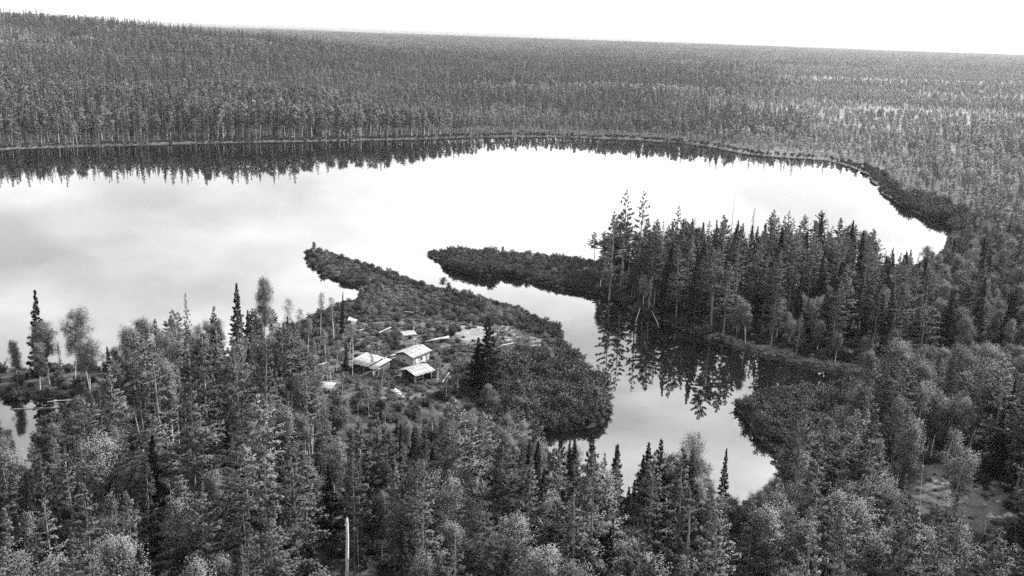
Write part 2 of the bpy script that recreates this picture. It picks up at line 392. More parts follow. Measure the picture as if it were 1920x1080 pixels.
def broadleaf(seed, H, R, cb, nl, ncl, per, ls, stems=1, lean=.06, trunk_r=.1, droop=.5, tk=6, spread=.27):
    rs = np.random.RandomState(seed); tr = []; Cs = []; Ns = []
    for st in range(stems):
        hh = H * (1 if st == 0 else rs.uniform(.75, .98)); nseg = 8; zz = np.linspace(0, 1, nseg)
        la = rs.uniform(0, 6.28) if stems == 1 else st * 6.28 / stems + rs.uniform(-.5, .5)
        ld = np.array([math.cos(la), math.sin(la)]) * (lean if stems == 1 else lean + .07) * hh
        xy = ld * (zz ** 1.3)[:, None] + np.cumsum(rs.normal(0, .06, (nseg, 2)), 0) * zz[:, None]
        path = np.c_[xy + (ld / hh * .8 if stems > 1 else 0), zz * hh]; r = trunk_r * (1 - zz) ** .7 + .015
        tr.append(tube(path, r, tk))
        for b in range(nl // stems):
            t = cb + (1 - cb) * ((b + rs.rand()) / (nl // stems)) ** .9; t = min(t, .97)
            q = (t - cb) / (1 - cb)
            ln = R * (math.sin(math.pi * min(1, .16 + q * .84)) ** .7 + .12) * rs.uniform(.55, 1.15)
            az = b * 2.39996 + rs.normal(0, .4); el = rs.uniform(.45, .95)
            d = np.array([math.cos(az) * math.cos(el), math.sin(az) * math.cos(el), math.sin(el)])
            p0 = np.array([np.interp(t, zz, path[:, 0]), np.interp(t, zz, path[:, 1]), t * hh])
            s3 = np.array([0, .5, 1.0]); pp = p0 + d * (ln * s3)[:, None]; pp[:, 2] -= droop * .35 * ln * s3 ** 2
            tr.append(tube(pp, np.array([.03, .018, .006]) * (.5 + trunk_r * 5), 3))
            for c in range(ncl):
                s = rs.uniform(.3, 1.1); cc = p0 + d * ln * s; cc[2] -= droop * .35 * ln * s * s
                cc = cc + rs.normal(0, .2, 3) * R
                m = int(per * rs.uniform(.5, 1.4))
                Lf = rs.normal(0, 1, (m, 3)) * np.array([spread, spread, spread * 1.25]) * rs.uniform(.7, 1.2)
                Lf[:, 2] -= np.abs(rs.normal(0, droop * .3, m))
                Cs.append(cc + Lf); Ns.append(unit(Lf + np.array([0, 0, .12])))
    C = np.concatenate(Cs); Nn = np.concatenate(Ns); k = C[:, 2] > .15; C, Nn = C[k], Nn[k]
    cen = C.mean(0); Nn = unit(Nn * .7 + unit((C - cen) * np.array([1, 1, .6])) * .6 + np.array([0, 0, .25]) + rs.normal(0, .25, C.shape))
    A = rs.normal(0, 1, C.shape); A[:, 2] -= .6
    U, V = rand_frame(rs, C, unit(A), ls, ls * .62)
    return cat_parts(tr), leaves(C, U, V, Nn)

def bush(seed, R, Hh, stems, per, ls):
    """a willow: many stems fanning from one foot, leaves in sleeves along their upper halves"""
    rs = np.random.RandomState(seed); Cs, tr, Ns = [], [], []
    for i in range(stems):
        a = i * 2.39996 + rs.normal(0, .4); q = math.sqrt((i + .5) / stems); r = R * q * rs.uniform(.6, 1.05)
        h = Hh * (1 - .5 * q * q) * rs.uniform(.62, 1.08)
        tip = np.array([r * math.cos(a), r * math.sin(a), h]); mid = tip * np.array([.38, .38, .6])
        tr.append(tube([tip * np.array([.08, .08, 0]) - [0, 0, .1], mid, tip], [.028, .018, .006], 3))
        s = rs.uniform(.25, 1.04, per)[:, None]; ax = mid * 2 * s * (1 - s) + tip * s * s
        off = rs.normal(0, 1, (per, 3)) * R * .115 * (1.25 - .6 * s) * np.array([1, 1, .8])
        C = ax + off; C[:, 2] = np.abs(C[:, 2]) + .02; Cs.append(C)
        Ns.append(unit(off) * .8 + unit(tip - [0, 0, .3 * Hh]) * .35)
    C = np.concatenate(Cs); A = rs.normal(0, 1, C.shape); A[:, 2] += .5
    U, V = rand_frame(rs, C, unit(A), ls, ls * .55)
    Nn = unit(np.concatenate(Ns) + np.array([0, 0, .15]) + rs.normal(0, .22, C.shape))
    return cat_parts(tr), leaves(C, U, V, Nn)

KINDS = {}   # kind -> list of (trunk mesh, crown mesh, joined mesh, nominal height, nominal width)
def add_shape(kind, shape, bark, leaf, H):
    (tv, tf), (lv, lf, ln_) = shape; tn = np.repeat(np.array([[0, 0, 0.0]]), len(tv), 0)
    t = np_mesh(kind + '_trunk', tv, tf, [MAT[bark]], smooth=True)
    c = np_mesh(kind + '_crown', lv, lf, [MAT[leaf]], smooth=True, normals=ln_)
    j = np_mesh(kind + '_whole', np.r_[tv, lv], np.r_[tf, lf + len(tv)], [MAT[bark], MAT[leaf]], np.r_[np.zeros(len(tf)), np.ones(len(lf))], smooth=True, normals=np.r_[tn, ln_])
    KINDS.setdefault(kind, []).append((t, c, j, H))

for s in range(7):
    R = [3.0, 3.5, 2.7, 3.7, 3.2, 2.4, 3.4][s]
    add_shape('larch', conifer(100 + s, 18, R, [.26, .42, .2, .5, .34, .24, .16][s], 92, 125, .13, .062, .16, (P_LARCH, P_ROUND, P_LARCH, P_ROUND, P_ROUND, P_SLIM, P_ROUND)[s], gaps=.2, side=[1, 1.2, 1, .8, 1.1, 1, 1][s]), 'bark', 'larch', 18)
for s in range(2):   # old, loose-crowned larches with layered boughs
    add_shape('larch', conifer(130 + s, 18, [3.3, 2.9][s], [.24, .34][s], 56, 110, .13, .06, .08, P_LARCH, up=.35, gaps=.22, spread=.17, trunk_r=.19), 'bark', 'larch', 18)
for s in range(3):
    add_shape('thin_birch', broadleaf(160 + s, 10, [.8, 1.0, .7][s], [.55, .45, .6][s], 14, 4, 30, .075, lean=[.05, .12, .08][s], trunk_r=.075), 'whitebark', 'birch', 10)
for s in range(3):
    add_shape('thin_larch', conifer(140 + s, 18, 1.7, .22, 85, 50, .13, .06, .1, P_SLIM, gaps=.22, trunk_r=.13), 'bark', 'larch', 18)
for s in range(5):
    add_shape('spruce', conifer(200 + s, 15, [2.0, 2.4, 1.6, 2.1, 2.7][s], .05, 118, 95, .17, .075, .34, P_SPRUCE, up=.55, trunk_r=.14, spread=.26), 'darkbark', 'spruce', 15)
for s in range(7):
    add_shape('birch', broadleaf(300 + s, 12, [1.7, 2.1, 1.9, 2.3, 1.5, 2.4, 1.8][s], [.34, .42, .3, .46, .36, .3, .5][s], 28, 8, 84, .075, stems=[1, 1, 2, 1, 1, 3, 1][s], lean=[.03, .1, .06, .16, .05, .04, .1][s]), 'whitebark', 'birch', 12)
for s in range(5):
    add_shape('bush', bush(400 + s, 1.3, [1.7, 2.1, 1.5, 1.9, 2.4][s], [24, 20, 30, 26, 18][s], 100, .085), 'darkbark', 'bush', [1.7, 2.1, 1.5, 1.9, 2.4][s])
for s in range(3):   # low dwarf birch
    add_shape('scrub', bush(430 + s, 1.3, [.75, .95, .6][s], [26, 22, 30][s], 80, .075), 'darkbark', 'scrub', [.75, .95, .6][s])
# lighter far shapes
for s in range(4):
    add_shape('far_larch', conifer(500 + s, 16, [1.7, 2.0, 1.5, 1.8][s], [.3, .22, .35, .28][s], 48, 13, .30, .15, .12, P_LARCH if s % 2 else P_SLIM, tk=4, wood=False), 'bark', 'larch', 16)
for s in range(3):
    add_shape('far_spruce', conifer(520 + s, 15, [1.2, 1.5, 1.0][s], .06, 60, 14, .32, .14, .4, P_SPRUCE, tk=4, wood=False), 'darkbark', 'spruce', 15)
for s in range(4):
    add_shape('far_birch', broadleaf(540 + s, 12, [1.5, 1.9, 1.7, 1.4][s], [.35, .4, .45, .3][s], 14, 5, 14, .21, tk=4, lean=[.03, .1, .06, .05][s]), 'whitebark', 'birch', 12)
for s in range(3):
    add_shape('far_young', broadleaf(560 + s, 8, [1.3, 1.5, 1.2][s], .25, 12, 5, 13, .21, tk=4), 'whitebark', 'young_haze', 8)

def dead_tree(seed, H, r, nb, broken):
    rs = np.random.RandomState(seed); z = np.linspace(0, H, 7)
    w = np.cumsum(rs.normal(0, .04, (7, 2)), 0); rad = r * (1 - (z / H) * (.45 if broken else .93))
    tr = [tube(np.c_[w, z], rad, 8)]
    if broken:
        for k in range(4):
            a = k * 1.6; tr.append(tube([(w[-1, 0] + r * .3 * math.cos(a), w[-1, 1] + r * .3 * math.sin(a), H - .1), (w[-1, 0] + r * .35 * math.cos(a), w[-1, 1] + r * .35 * math.sin(a), H + rs.uniform(.15, .5))], [r * .3, .01], 4))
    br = []
    for b in range(nb):
        t = rs.uniform(.25, .97); a = rs.uniform(0, 6.28); ln = rs.uniform(.4, 1.7) * (1.05 - t)
        p = np.array([0, 0, t * H]); d = np.array([math.cos(a), math.sin(a), rs.uniform(-.2, .4)])
        br.append(tube([p, p + d * ln * .6, p + d * ln + np.array([0, 0, .1])], [.03, .018, .004], 3))
    return cat_parts(tr), (cat_parts(br) if br else None)
#PART2

# ------------------------------------------------------------------ where trees stand
RS = np.random.RandomState(7)
A_ = lambda l: np.array(l, float)
PEN_PX = A_([(560, 470), (612, 455), (760, 512), (955, 562), (1045, 605), (1092, 690), (1150, 760), (1150, 815), (1010, 842), (925, 818), (900, 755), (850, 745), (852, 640), (840, 622), (760, 602), (640, 606), (600, 600), (684, 549)])
SPIT_PX = A_([(790, 470), (1040, 484), (1108, 490), (1128, 556), (1010, 538), (900, 528), (840, 505)])
GROVE_PX = A_([(1108, 488), (1200, 488), (1500, 484), (1700, 500), (1790, 432), (2300, 470), (2300, 690), (1650, 706), (1560, 696), (1420, 662), (1250, 607), (1128, 556)])
RBUSH_PX = A_([(1368, 758), (1450, 738), (1660, 718), (1640, 780), (1570, 818), (1500, 838), (1430, 834), (1395, 806)])
LBANK_PX = A_([(-300, 690), (140, 690), (200, 694), (190, 730), (135, 752), (-300, 756)])
SKY_F = A_([(-400, 640), (0, 632), (40, 610), (90, 612), (150, 600), (180, 640), (240, 640), (265, 600), (300, 575), (380, 580), (430, 565), (480, 560), (530, 575), (556, 590), (580, 640),
            (600, 745), (640, 762), (700, 770), (760, 778), (830, 766), (860, 752), (900, 765), (950, 780), (1000, 803), (1040, 806), (1100, 808), (1140, 828), (1200, 826), (1260, 824), (1305, 834),
            (1325, 905), (1400, 920), (1440, 900), (1465, 810), (1500, 785), (1560, 762), (1600, 700), (1640, 655), (1700, 640), (1800, 648), (2400, 640)])
SKY_G = A_([(1080, 520), (1105, 440), (1130, 400), (1200, 392), (1240, 402), (1270, 388), (1310, 405), (1400, 398), (1440, 388), (1500, 405), (1550, 388), (1600, 412), (1640, 442), (1680, 474), (1730, 468), (1770, 452), (1810, 436), (1860, 420), (2400, 400)])

def jitter_grid(x0, x1, y0, y1, c, seed):
    r = np.random.RandomState(seed)
    X, Y = np.meshgrid(np.arange(x0, x1, c), np.arange(y0, y1, c))
    return np.stack([X.ravel(), Y.ravel()], 1) + r.uniform(-.48, .48, (X.size, 2)) * c

def height_to(x, y, z0, ytop):
    """height at which a tree standing at x, y reaches the sight line through pixel row ytop"""
    lo, hi = np.zeros(len(x)), np.full(len(x), 40.0)
    for _ in range(18):
        m = (lo + hi) / 2; _, py, _ = project(np.c_[x, y, z0 + m]); up = py > ytop
        lo = np.where(up, m, lo); hi = np.where(up, hi, m)
    return lo

TREES = []     # dicts: kind, v, x, y, z, h, rot, wide, lean, zone, name
def add_tree(kind, x, y, z, h, zone, v=None, rot=None, wide=1.0, lean=None, fixed=None):
    n = len(KINDS[kind])
    TREES.append(dict(kind=kind, v=RS.randint(n) if v is None else v % n, x=float(x), y=float(y), z=float(z), h=float(h), rot=RS.uniform(0, 6.28) if rot is None else rot,
                      wide=wide * RS.uniform(.88, 1.14), lean=(RS.normal(0, .025), RS.normal(0, .025)) if lean is None else lean, zone=zone, fixed=fixed))

def by_top(kind, px, py, h, zone='hand', gz=0.9, **k):
    """a tree of known height whose tip is seen at a pixel"""
    p = ground_pt(px, py, h + gz)
    z = ground_z(p[None])[0]
    add_tree(kind, p[0], p[1], z, h, zone, fixed=True, **k)
    return p

def by_base(kind, px, py, h, zone='hand', **k):
    p = ground_pt(px, py, 0.7); add_tree(kind, p[0], p[1], ground_z(p[None])[0], h, zone, fixed=True, **k); return p

# trees that stand out one by one in the photograph
by_base('larch', 1143, 556, 22, 'tip', v=7, wide=.95); by_base('larch', 1164, 545, 25, 'tip', v=8, wide=.9); by_base('larch', 1192, 545, 25, 'tip', v=7, wide=.85)
by_base('larch', 1225, 560, 18.5, 'tip', v=2); by_base('larch', 1272, 570, 20, 'tip', v=3); by_base('larch', 1252, 552, 18, 'tip', v=6); by_base('spruce', 1308, 545, 16.5, 'grove', v=1)
by_base('larch', 1216, 582, 18, 'tip', v=1); by_base('spruce', 1246, 594, 17.5, 'tip', v=1); by_base('larch', 1268, 600, 17, 'grove', v=0); by_base('spruce', 1300, 610, 17, 'grove', v=3); by_base('larch', 1334, 622, 18.5, 'grove', v=3); by_base('larch', 1356, 630, 16, 'grove', v=4); by_base('spruce', 1455, 560, 17, 'grove', v=2); by_base('spruce', 1607, 560, 16, 'grove', v=0)
by_base('birch', 1205, 580, 8, 'tip', v=3); by_base('birch', 1226, 577, 9, 'tip', v=1); by_base('birch', 1290, 590, 7.5, 'tip', v=0); by_base('birch', 1305, 588, 6, 'tip', v=4); by_base('birch', 1318, 590, 6.5, 'tip', v=1)
by_base('birch', 1405, 600, 8, 'grove', v=0); by_base('birch', 1455, 612, 7, 'grove', v=4); by_base('birch', 1490, 630, 8.5, 'grove', v=6); by_base('birch', 1522, 640, 8.8, 'grove', v=2, wide=1.15); by_base('birch', 1660, 650, 7.5, 'grove', v=1)
by_base('spruce', 912, 742, 13.5, 'pen', v=4, wide=1.5); by_base('spruce', 894, 735, 9.5, 'pen', v=1, wide=1.5); by_base('larch', 930, 728, 10, 'pen', v=6, wide=1.1)
by_top('spruce', 60, 538, 15.5, 'lbank', v=2, wide=1.15); by_top('spruce', 446, 526, 15, 'left', v=0, wide=1.1); by_top('thin_larch', 350, 545, 17, 'left', v=0)
by_top('birch', 492, 520, 13.5, 'left', v=0); by_top('birch', 130, 580, 12.5, 'lbank', v=1, wide=1.1); by_top('birch', 84, 612, 10, 'lbank', v=3)
by_top('spruce', 1223, 800, 9.5, 'front', v=4, wide=1.2); by_top('spruce', 1366, 832, 9.5, 'front', v=0, wide=.9); by_top('spruce', 1052, 800, 12, 'front', v=1); by_top('spruce', 1078, 812, 11, 'front', v=3); by_top('spruce', 1112, 806, 13, 'front', v=1)
by_top('spruce', 1160, 828, 9, 'front', v=2); by_top('spruce', 1010, 830, 12, 'front', v=0); by_top('spruce', 462, 735, 12, 'front', v=3, wide=1.2); by_top('spruce', 712, 768, 8.5, 'front', v=1); by_top('spruce', 640, 545, 9, 'left', v=2, wide=.8)
by_top('spruce', 648, 640, 6.0, 'cabin', v=2, wide=.9); by_top('spruce', 410, 620, 13, 'left', v=1)
by_top('birch', 1272, 818, 12, 'front', v=5); by_top('birch', 1300, 850, 10, 'front', v=0)
by_top('larch', 853, 752, 20, 'front', v=3, wide=1.1); by_top('larch', 1510, 770, 17, 'front', v=1); by_top('larch', 1640, 765, 18, 'front', v=0, wide=1.1)
by_top('birch', 1850, 690, 13, 'right', v=5, wide=1.2); by_top('birch', 1735, 720, 12, 'right', v=2); by_top('birch', 1690, 645, 11, 'right', v=1, wide=1.2); by_top('birch', 1640, 660, 10, 'right', v=0); by_top('birch', 1800, 655, 12, 'right', v=3)
for px, py, h in [(662, 612, 6.5), (700, 655, 6), (575, 600, 8.5), (600, 548, 9.5), (535, 560, 9), (655, 600, 7), (822, 672, 5.2), (860, 690, 5), (590, 640, 7), (630, 640, 6), (812, 760, 6), (520, 575, 10), (625, 560, 8.5), (556, 580, 8), (600, 690, 5), (620, 662, 6), (641, 702, 4.5), (611, 622, 7), (586, 668, 7), (692, 742, 4), (722, 758, 4.5), (757, 764, 4.5), (792, 762, 5), (652, 754, 5), (571, 642, 8), (838, 700, 5), (848, 740, 5)]:
    by_top('thin_birch', px, py, h, 'cabin', v=int(px) % 3)
by_top('birch', 943, 462, 3.0, 'spit', gz=.5, v=0, wide=1.2)

STEMS = [(648, 97, 46), (1838, 138, 34), (1742, 138, 30), (265, 136, 26), (352, 138, 26), (671, 140, 22), (1598, 205, 18)]
def near_trees():
    P = jitter_grid(-190, 230, 52, 345, 4.1, 11)
    sd = water_sd(P); k = sd > 1.6; P, sd = P[k], sd[k]
    z = ground_z(P, sd); gx_, gy_, dep = project(np.c_[P, z])
    k = (gx_ > -260) & (gx_ < 2180); P, sd, z, gx_, gy_ = P[k], sd[k], z[k], gx_[k], gy_[k]
    Q = np.stack([gx_, gy_], 1)
    zone = np.full(len(P), 'front', dtype=object)
    zone[(gx_ > 1480) & (gy_ < 1000)] = 'right'; zone[(gx_ < 600) & (gy_ < 780)] = 'left'
    for nm, pg in [('lbank', LBANK_PX), ('grove', GROVE_PX), ('cabin', CLEAR_PX), ('pen', PEN_PX), ('spit', SPIT_PX), ('rbush', RBUSH_PX), ('glade', GLADE_PX)]:
        zone[inside(Q, pg)] = nm
    zone[(gy_ < 470)] = 'far'
    hF = height_to(P[:, 0], P[:, 1], z, np.interp(gx_, SKY_F[:, 0], SKY_F[:, 1]) + RS.uniform(-4, 34, len(P)))
    hG = height_to(P[:, 0], P[:, 1], z, np.interp(gx_, SKY_G[:, 0], SKY_G[:, 1]) + RS.uniform(-14, 46, len(P)))
    pf = (gx_ < 215) & (gy_ > 768); hF = np.where(pf, height_to(P[:, 0], P[:, 1], z, np.interp(gx_, [-400, 0, 60, 120, 150, 215], [795, 806, 806, 785, 745, 665]) + RS.uniform(0, 30, len(P))), hF)
    pf = (gx_ > 1670) & (gx_ < 1920) & (gy_ > 985); hF = np.where(pf, height_to(P[:, 0], P[:, 1], z, np.interp(gx_, [1670, 1760, 1840, 1920], [900, 945, 975, 965]) + RS.uniform(0, 30, len(P))), hF)
    mix = fbm(P[:, 0] / 16, P[:, 1] / 16, 41); r = RS.rand(len(P)); fixed = np.array([(t['x'], t['y']) for t in TREES])
    near = np.array([np.min(np.hypot(*(fixed - p).T)) for p in P])
    x_y = P
    for i in range(len(P)):
        zn = zone[i]
        if zn == 'spit' and r[i] < .14 and gx_[i] > 850: add_tree('birch', x_y[i][0], x_y[i][1], z[i], RS.uniform(1.8, 2.7), 'spit', wide=1.6)
        if zn in ('spit', 'rbush', 'far', 'glade') or near[i] < 1.7: continue
        x, y = P[i]; dd = math.hypot(x, y)
        if any(abs(gx_[i] - fx) < fw and fd - 26 < dd < fd for fx, fd, fw in STEMS): continue   # keeps the bare pale stems in view
        if zn == 'pen' :
            if r[i] < .10 and gx_[i] > 900 and gy_[i] > 690: add_tree('birch', x, y, z[i], RS.uniform(3.0, 4.5), 'pen', wide=1.5)
            elif r[i] > .93 and gx_[i] < 900: add_tree('birch', x, y, z[i], RS.uniform(2, 3.4), 'pen', wide=1.3)
            continue
        if zn == 'cabin':
            if r[i] < .05: add_tree('thin_birch', x, y, z[i], RS.uniform(3, 5), 'cabin')
            continue
        if zn == 'lbank' and r[i] > .75: continue
        if r[i] < {'front': .10, 'left': .10, 'grove': .10}.get(zn, .06): continue
        if zn == 'grove':
            cap = hG[i]
            edge = sd[i] < 7
            q = RS.rand()
            if gx_[i] > 1650 and RS.rand() < .62 * sstep(1650, 1760, gx_[i]): kind, h = 'birch', RS.uniform(6.5, 11.5)
            elif edge and gy_[i] > 540: kind, h = ('birch', RS.uniform(5, 8.5)) if q < .6 else ('larch', RS.uniform(8, 13))
            elif q < .55: kind, h = 'larch', RS.uniform(12, 20)
            elif q < .60: kind, h = 'thin_larch', RS.uniform(15, 20)
            elif q < .88: kind, h = 'spruce', RS.uniform(10, 17)  # spruces grow here, but their share is raised to paint in grove shade
            else: kind, h = 'birch', RS.uniform(7, 11)
        else:
            cap = hF[i]
            q = RS.rand() + (mix[i] - .5) * .9
            if zn == 'right': q -= .12
            if zn == 'lbank': q -= .3
            dark = 980 < gx_[i] < 1180 and gy_[i] < 1120
            if dark and RS.rand() < .45: kind, h = 'spruce', RS.uniform(9, 14)
            elif q < .33: kind, h = 'birch', RS.uniform(8, 13)
            elif q < .40: kind, h = 'thin_birch', RS.uniform(7, 12)
            elif q < .80: kind, h = 'larch', RS.uniform(13.5, 21)
            elif q < .85: kind, h = 'thin_larch', RS.uniform(13, 18)
            else: kind, h = 'spruce', RS.uniform(9, 15)
        if h > cap:
            h = cap * RS.uniform(.86, 1.0)
            if h < 7 and kind != 'spruce': kind = 'birch'
        if h < 2.6: continue
        w = (1.12 if kind == 'larch' else 1.0) if h > 9 else 1.0 + (9 - h) * .07
        add_tree(kind, x, y, z[i], h, zn, wide=w)
near_trees()

# ------------------------------------------------------------------ the forest beyond the lake (one mass)
def scatter(name, pts, idx, rot, sc, protos, label, cat):
    """one object whose node tree sets the given meshes on its points"""
    me = bpy.data.meshes.new(name); n = len(pts)
    me.vertices.add(n); me.vertices.foreach_set('co', np.asarray(pts, np.float32).ravel())
    for nm, ty, val in (('pick', 'INT', np.asarray(idx, np.int32)), ('turn', 'FLOAT_VECTOR', np.asarray(rot, np.float32)), ('size', 'FLOAT_VECTOR', np.asarray(sc, np.float32))):
        at = me.attributes.new(nm, ty, 'POINT'); at.data.foreach_set('vector' if ty == 'FLOAT_VECTOR' else 'value', val.ravel())
    o = link(name, me)
    c = bpy.data.collections.new(name + '_shapes')
    for i, m in enumerate(protos): c.objects.link(bpy.data.objects.new('%s_shape_%02d' % (name, i), m))
    g = bpy.data.node_groups.new(name + '_nodes', 'GeometryNodeTree')
    g.interface.new_socket('Geometry', in_out='INPUT', socket_type='NodeSocketGeometry'); g.interface.new_socket('Geometry', in_out='OUTPUT', socket_type='NodeSocketGeometry')
    gi = g.nodes.new('NodeGroupInput'); go = g.nodes.new('NodeGroupOutput'); ip = g.nodes.new('GeometryNodeInstanceOnPoints'); ci = g.nodes.new('GeometryNodeCollectionInfo')
    ci.inputs['Collection'].default_value = c; ci.inputs['Separate Children'].default_value = True; ci.inputs['Reset Children'].default_value = True
    def attr(nm, ty):
        q = g.nodes.new('GeometryNodeInputNamedAttribute'); q.data_type = ty; q.inputs['Name'].default_value = nm
        return q.outputs['Attribute']
    m2p = g.nodes.new('GeometryNodeMeshToPoints')
    g.links.new(gi.outputs[0], m2p.inputs['Mesh']); g.links.new(m2p.outputs[0], ip.inputs['Points']); g.links.new(ci.outputs[0], ip.inputs['Instance'])
    ip.inputs['Pick Instance'].default_value = True
    g.links.new(attr('pick', 'INT'), ip.inputs['Instance Index']); g.links.new(attr('size', 'FLOAT_VECTOR'), ip.inputs['Scale'])
    e2r = g.nodes.new('FunctionNodeEulerToRotation'); g.links.new(attr('turn', 'FLOAT_VECTOR'), e2r.inputs[0]); g.links.new(e2r.outputs[0], ip.inputs['Rotation'])
    g.links.new(ip.outputs[0], go.inputs[0])
    md = o.modifiers.new('scatter', 'NODES'); md.node_group = g
    return tag(o, label, cat, kind='stuff')

FP, FK, FH, FW = [], [], [], []     # points, kind index, height, width factor
FAR_KINDS = ['far_larch', 'far_spruce', 'far_birch', 'far_young', 'larch', 'thin_larch', 'spruce', 'birch', 'thin_birch']
def far_forest():
    for r0, r1, cell, seed, grow in [(250, 700, 4.3, 1, 1.0), (700, 1300, 5.6, 2, 1.0), (1300, 2500, 8.0, 3, 1.12)]:
        P = jitter_grid(-r1 * .62, r1 * .72, 200, r1, cell, 50 + seed); rr = np.hypot(P[:, 0], P[:, 1])
        k = (rr >= r0) & (rr < r1); P = P[k]
        px, py, _ = project(np.c_[P, np.zeros(len(P))]); k = (px > -330) & (px < 2280) & ((py < 470) | (rr[np.flatnonzero(k)] > 345)); P = P[k]
        sd = water_sd(P); k = sd > 2.5; P, sd = P[k], sd[k]
        z = ground_z(P, sd); rr = np.hypot(P[:, 0], P[:, 1]); px, py, _ = project(np.c_[P, z])
        k = ~((px > 1370) & (px < 1800) & inside(np.stack([px, py], 1), GROVE_PX)); P, sd, z, rr, px, py = P[k], sd[k], z[k], rr[k], px[k], py[k]
        bog = sstep(.5, .66, fbm(P[:, 0] / 260, P[:, 1] / 170, 31)) * sstep(520, 800, rr) * sstep(-.05, .25, P[:, 0] / rr)
        rightward = sstep(1120, 1650, px) * sstep(330, 480, rr)  # where paler trees put the distant haze into their colour
        patch = np.clip(fbm(P[:, 0] / 80, P[:, 1] / 80, 61) * 2.2 - .6, 0, 1)
        youngst = sstep(.6, .68, fbm(P[:, 0] / 130, P[:, 1] / 90, 73)) * sstep(30, 80, sd)
        stand = .68 + .62 * np.clip(fbm(P[:, 0] / 150, P[:, 1] / 110, 67) * 2 - .5, 0, 1)
        for i in range(len(P)):
            u = RS.rand(); q = RS.rand()
            if u < .08 + .42 * bog[i] + .22 * rightward[i]: continue
            if sd[i] < 7 and u < .7: continue
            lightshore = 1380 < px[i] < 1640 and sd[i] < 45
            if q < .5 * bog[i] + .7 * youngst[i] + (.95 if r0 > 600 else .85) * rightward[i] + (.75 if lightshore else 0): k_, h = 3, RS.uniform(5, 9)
            elif q < .9 - .55 * patch[i] + .3 * rightward[i] - (.25 if sd[i] > 25 else -.1): k_, h = 2, RS.uniform(8, 13)
            elif RS.rand() < .10: k_, h = 1, RS.uniform(8, 15)
            else: k_, h = 0, RS.uniform(10, 17)
            if lightshore and k_ != 3: h *= .6
            if 1640 < px[i] < 1800 and sd[i] < 22: h = min(h, 7)
            h *= np.clip(.8 + sd[i] / 90, .8, 1.0) * (1 + .35 * sstep(900, 300, px[i])) * stand[i]
            FP.append((P[i, 0], P[i, 1], z[i] - .1)); FK.append(k_); FH.append(h * grow); FW.append(RS.uniform(.9, 1.25) * grow)
far_forest()

# the largest-showing trees become objects of their own, the rest join the mass
for t in TREES:
    px, py, dep = project([[t['x'], t['y'], t['z'] + t['h']], [t['x'], t['y'], t['z']]])
    t['px'], t['py'], t['bx'], t['by'] = px[0], py[0], px[1], py[1]
    t['show'] = (min(py[1], 1080) - max(py[0], 0)) if (-25 < px[0] < 1945 and py[0] < 1070) else -1
    t['show'] += 1000 if t['fixed'] else 0
SINGLE = []
for kinds, cap in ((('larch', 'thin_larch'), 290), (('birch', 'thin_birch'), 290), (('spruce',), 200)):
    tt = sorted([t for t in TREES if t['kind'] in kinds and t['show'] > 12], key=lambda t: -t['show'])
    SINGLE += tt[:cap]
sid = {id(t) for t in SINGLE}
for t in TREES:
    if id(t) in sid: continue
    FP.append((t['x'], t['y'], t['z'] - .1)); FK.append(FAR_KINDS.index(t['kind'])); FH.append(t['h']); FW.append(t['wide'])
protos, base, nv, hn = [], [], [], []
for kname in FAR_KINDS:
    base.append(len(protos)); nv.append(len(KINDS[kname])); hn.append(KINDS[kname][0][3]); protos += [s[2] for s in KINDS[kname]]
FK = np.array(FK); FH = np.array(FH); FW = np.array(FW); n = len(FK)
idx = np.array(base)[FK] + (RS.randint(0, 1000, n) % np.array(nv)[FK]); sc = FH / np.array(hn)[FK]
rot = np.c_[RS.normal(0, .03, n), RS.normal(0, .03, n), RS.uniform(0, 6.28, n)]
scatter('forest', FP, idx, rot, np.c_[sc * FW, sc * FW, sc], protos, 'endless larch and birch forest behind the lake and filling between the nearer trees', 'forest')

# distant forest in clumps
def clump(seed, leafmix):
    rs = np.random.RandomState(seed); V, Fq, mi, NN, o = [], [], [], [], 0
    for i in range(26):
        H = rs.uniform(9, 17); x, y = rs.uniform(-24, 24, 2); R = rs.uniform(1.6, 2.6); m = 46
        t = rs.rand(m); a = rs.uniform(0, 6.28, m); r = R * (1.05 - t) * np.sqrt(rs.rand(m))
        C = np.c_[x + r * np.cos(a), y + r * np.sin(a), H * (.25 + .75 * t)]
        A = unit(rs.normal(0, 1, C.shape) + np.array([0, 0, .5])); U, W_ = rand_frame(rs, C, A, .75, .42)
        lv, lf, ln_ = leaves(C, U, W_, unit(np.c_[np.cos(a), np.sin(a), np.full(m, .5)] + rs.normal(0, .3, C.shape))); NN.append(ln_); V.append(lv); Fq.append(lf + o); mi += [0 if rs.rand() < leafmix else 1] * len(lf); o += len(lv)
    return np_mesh('far_clump', np.concatenate(V), np.concatenate(Fq), [MAT['larch'], MAT['birch' if leafmix > .4 else 'young_haze']], mi, smooth=True, normals=np.concatenate(NN))
CL = [clump(600 + i, [.9, .6, .8, .15][i]) for i in range(4)]
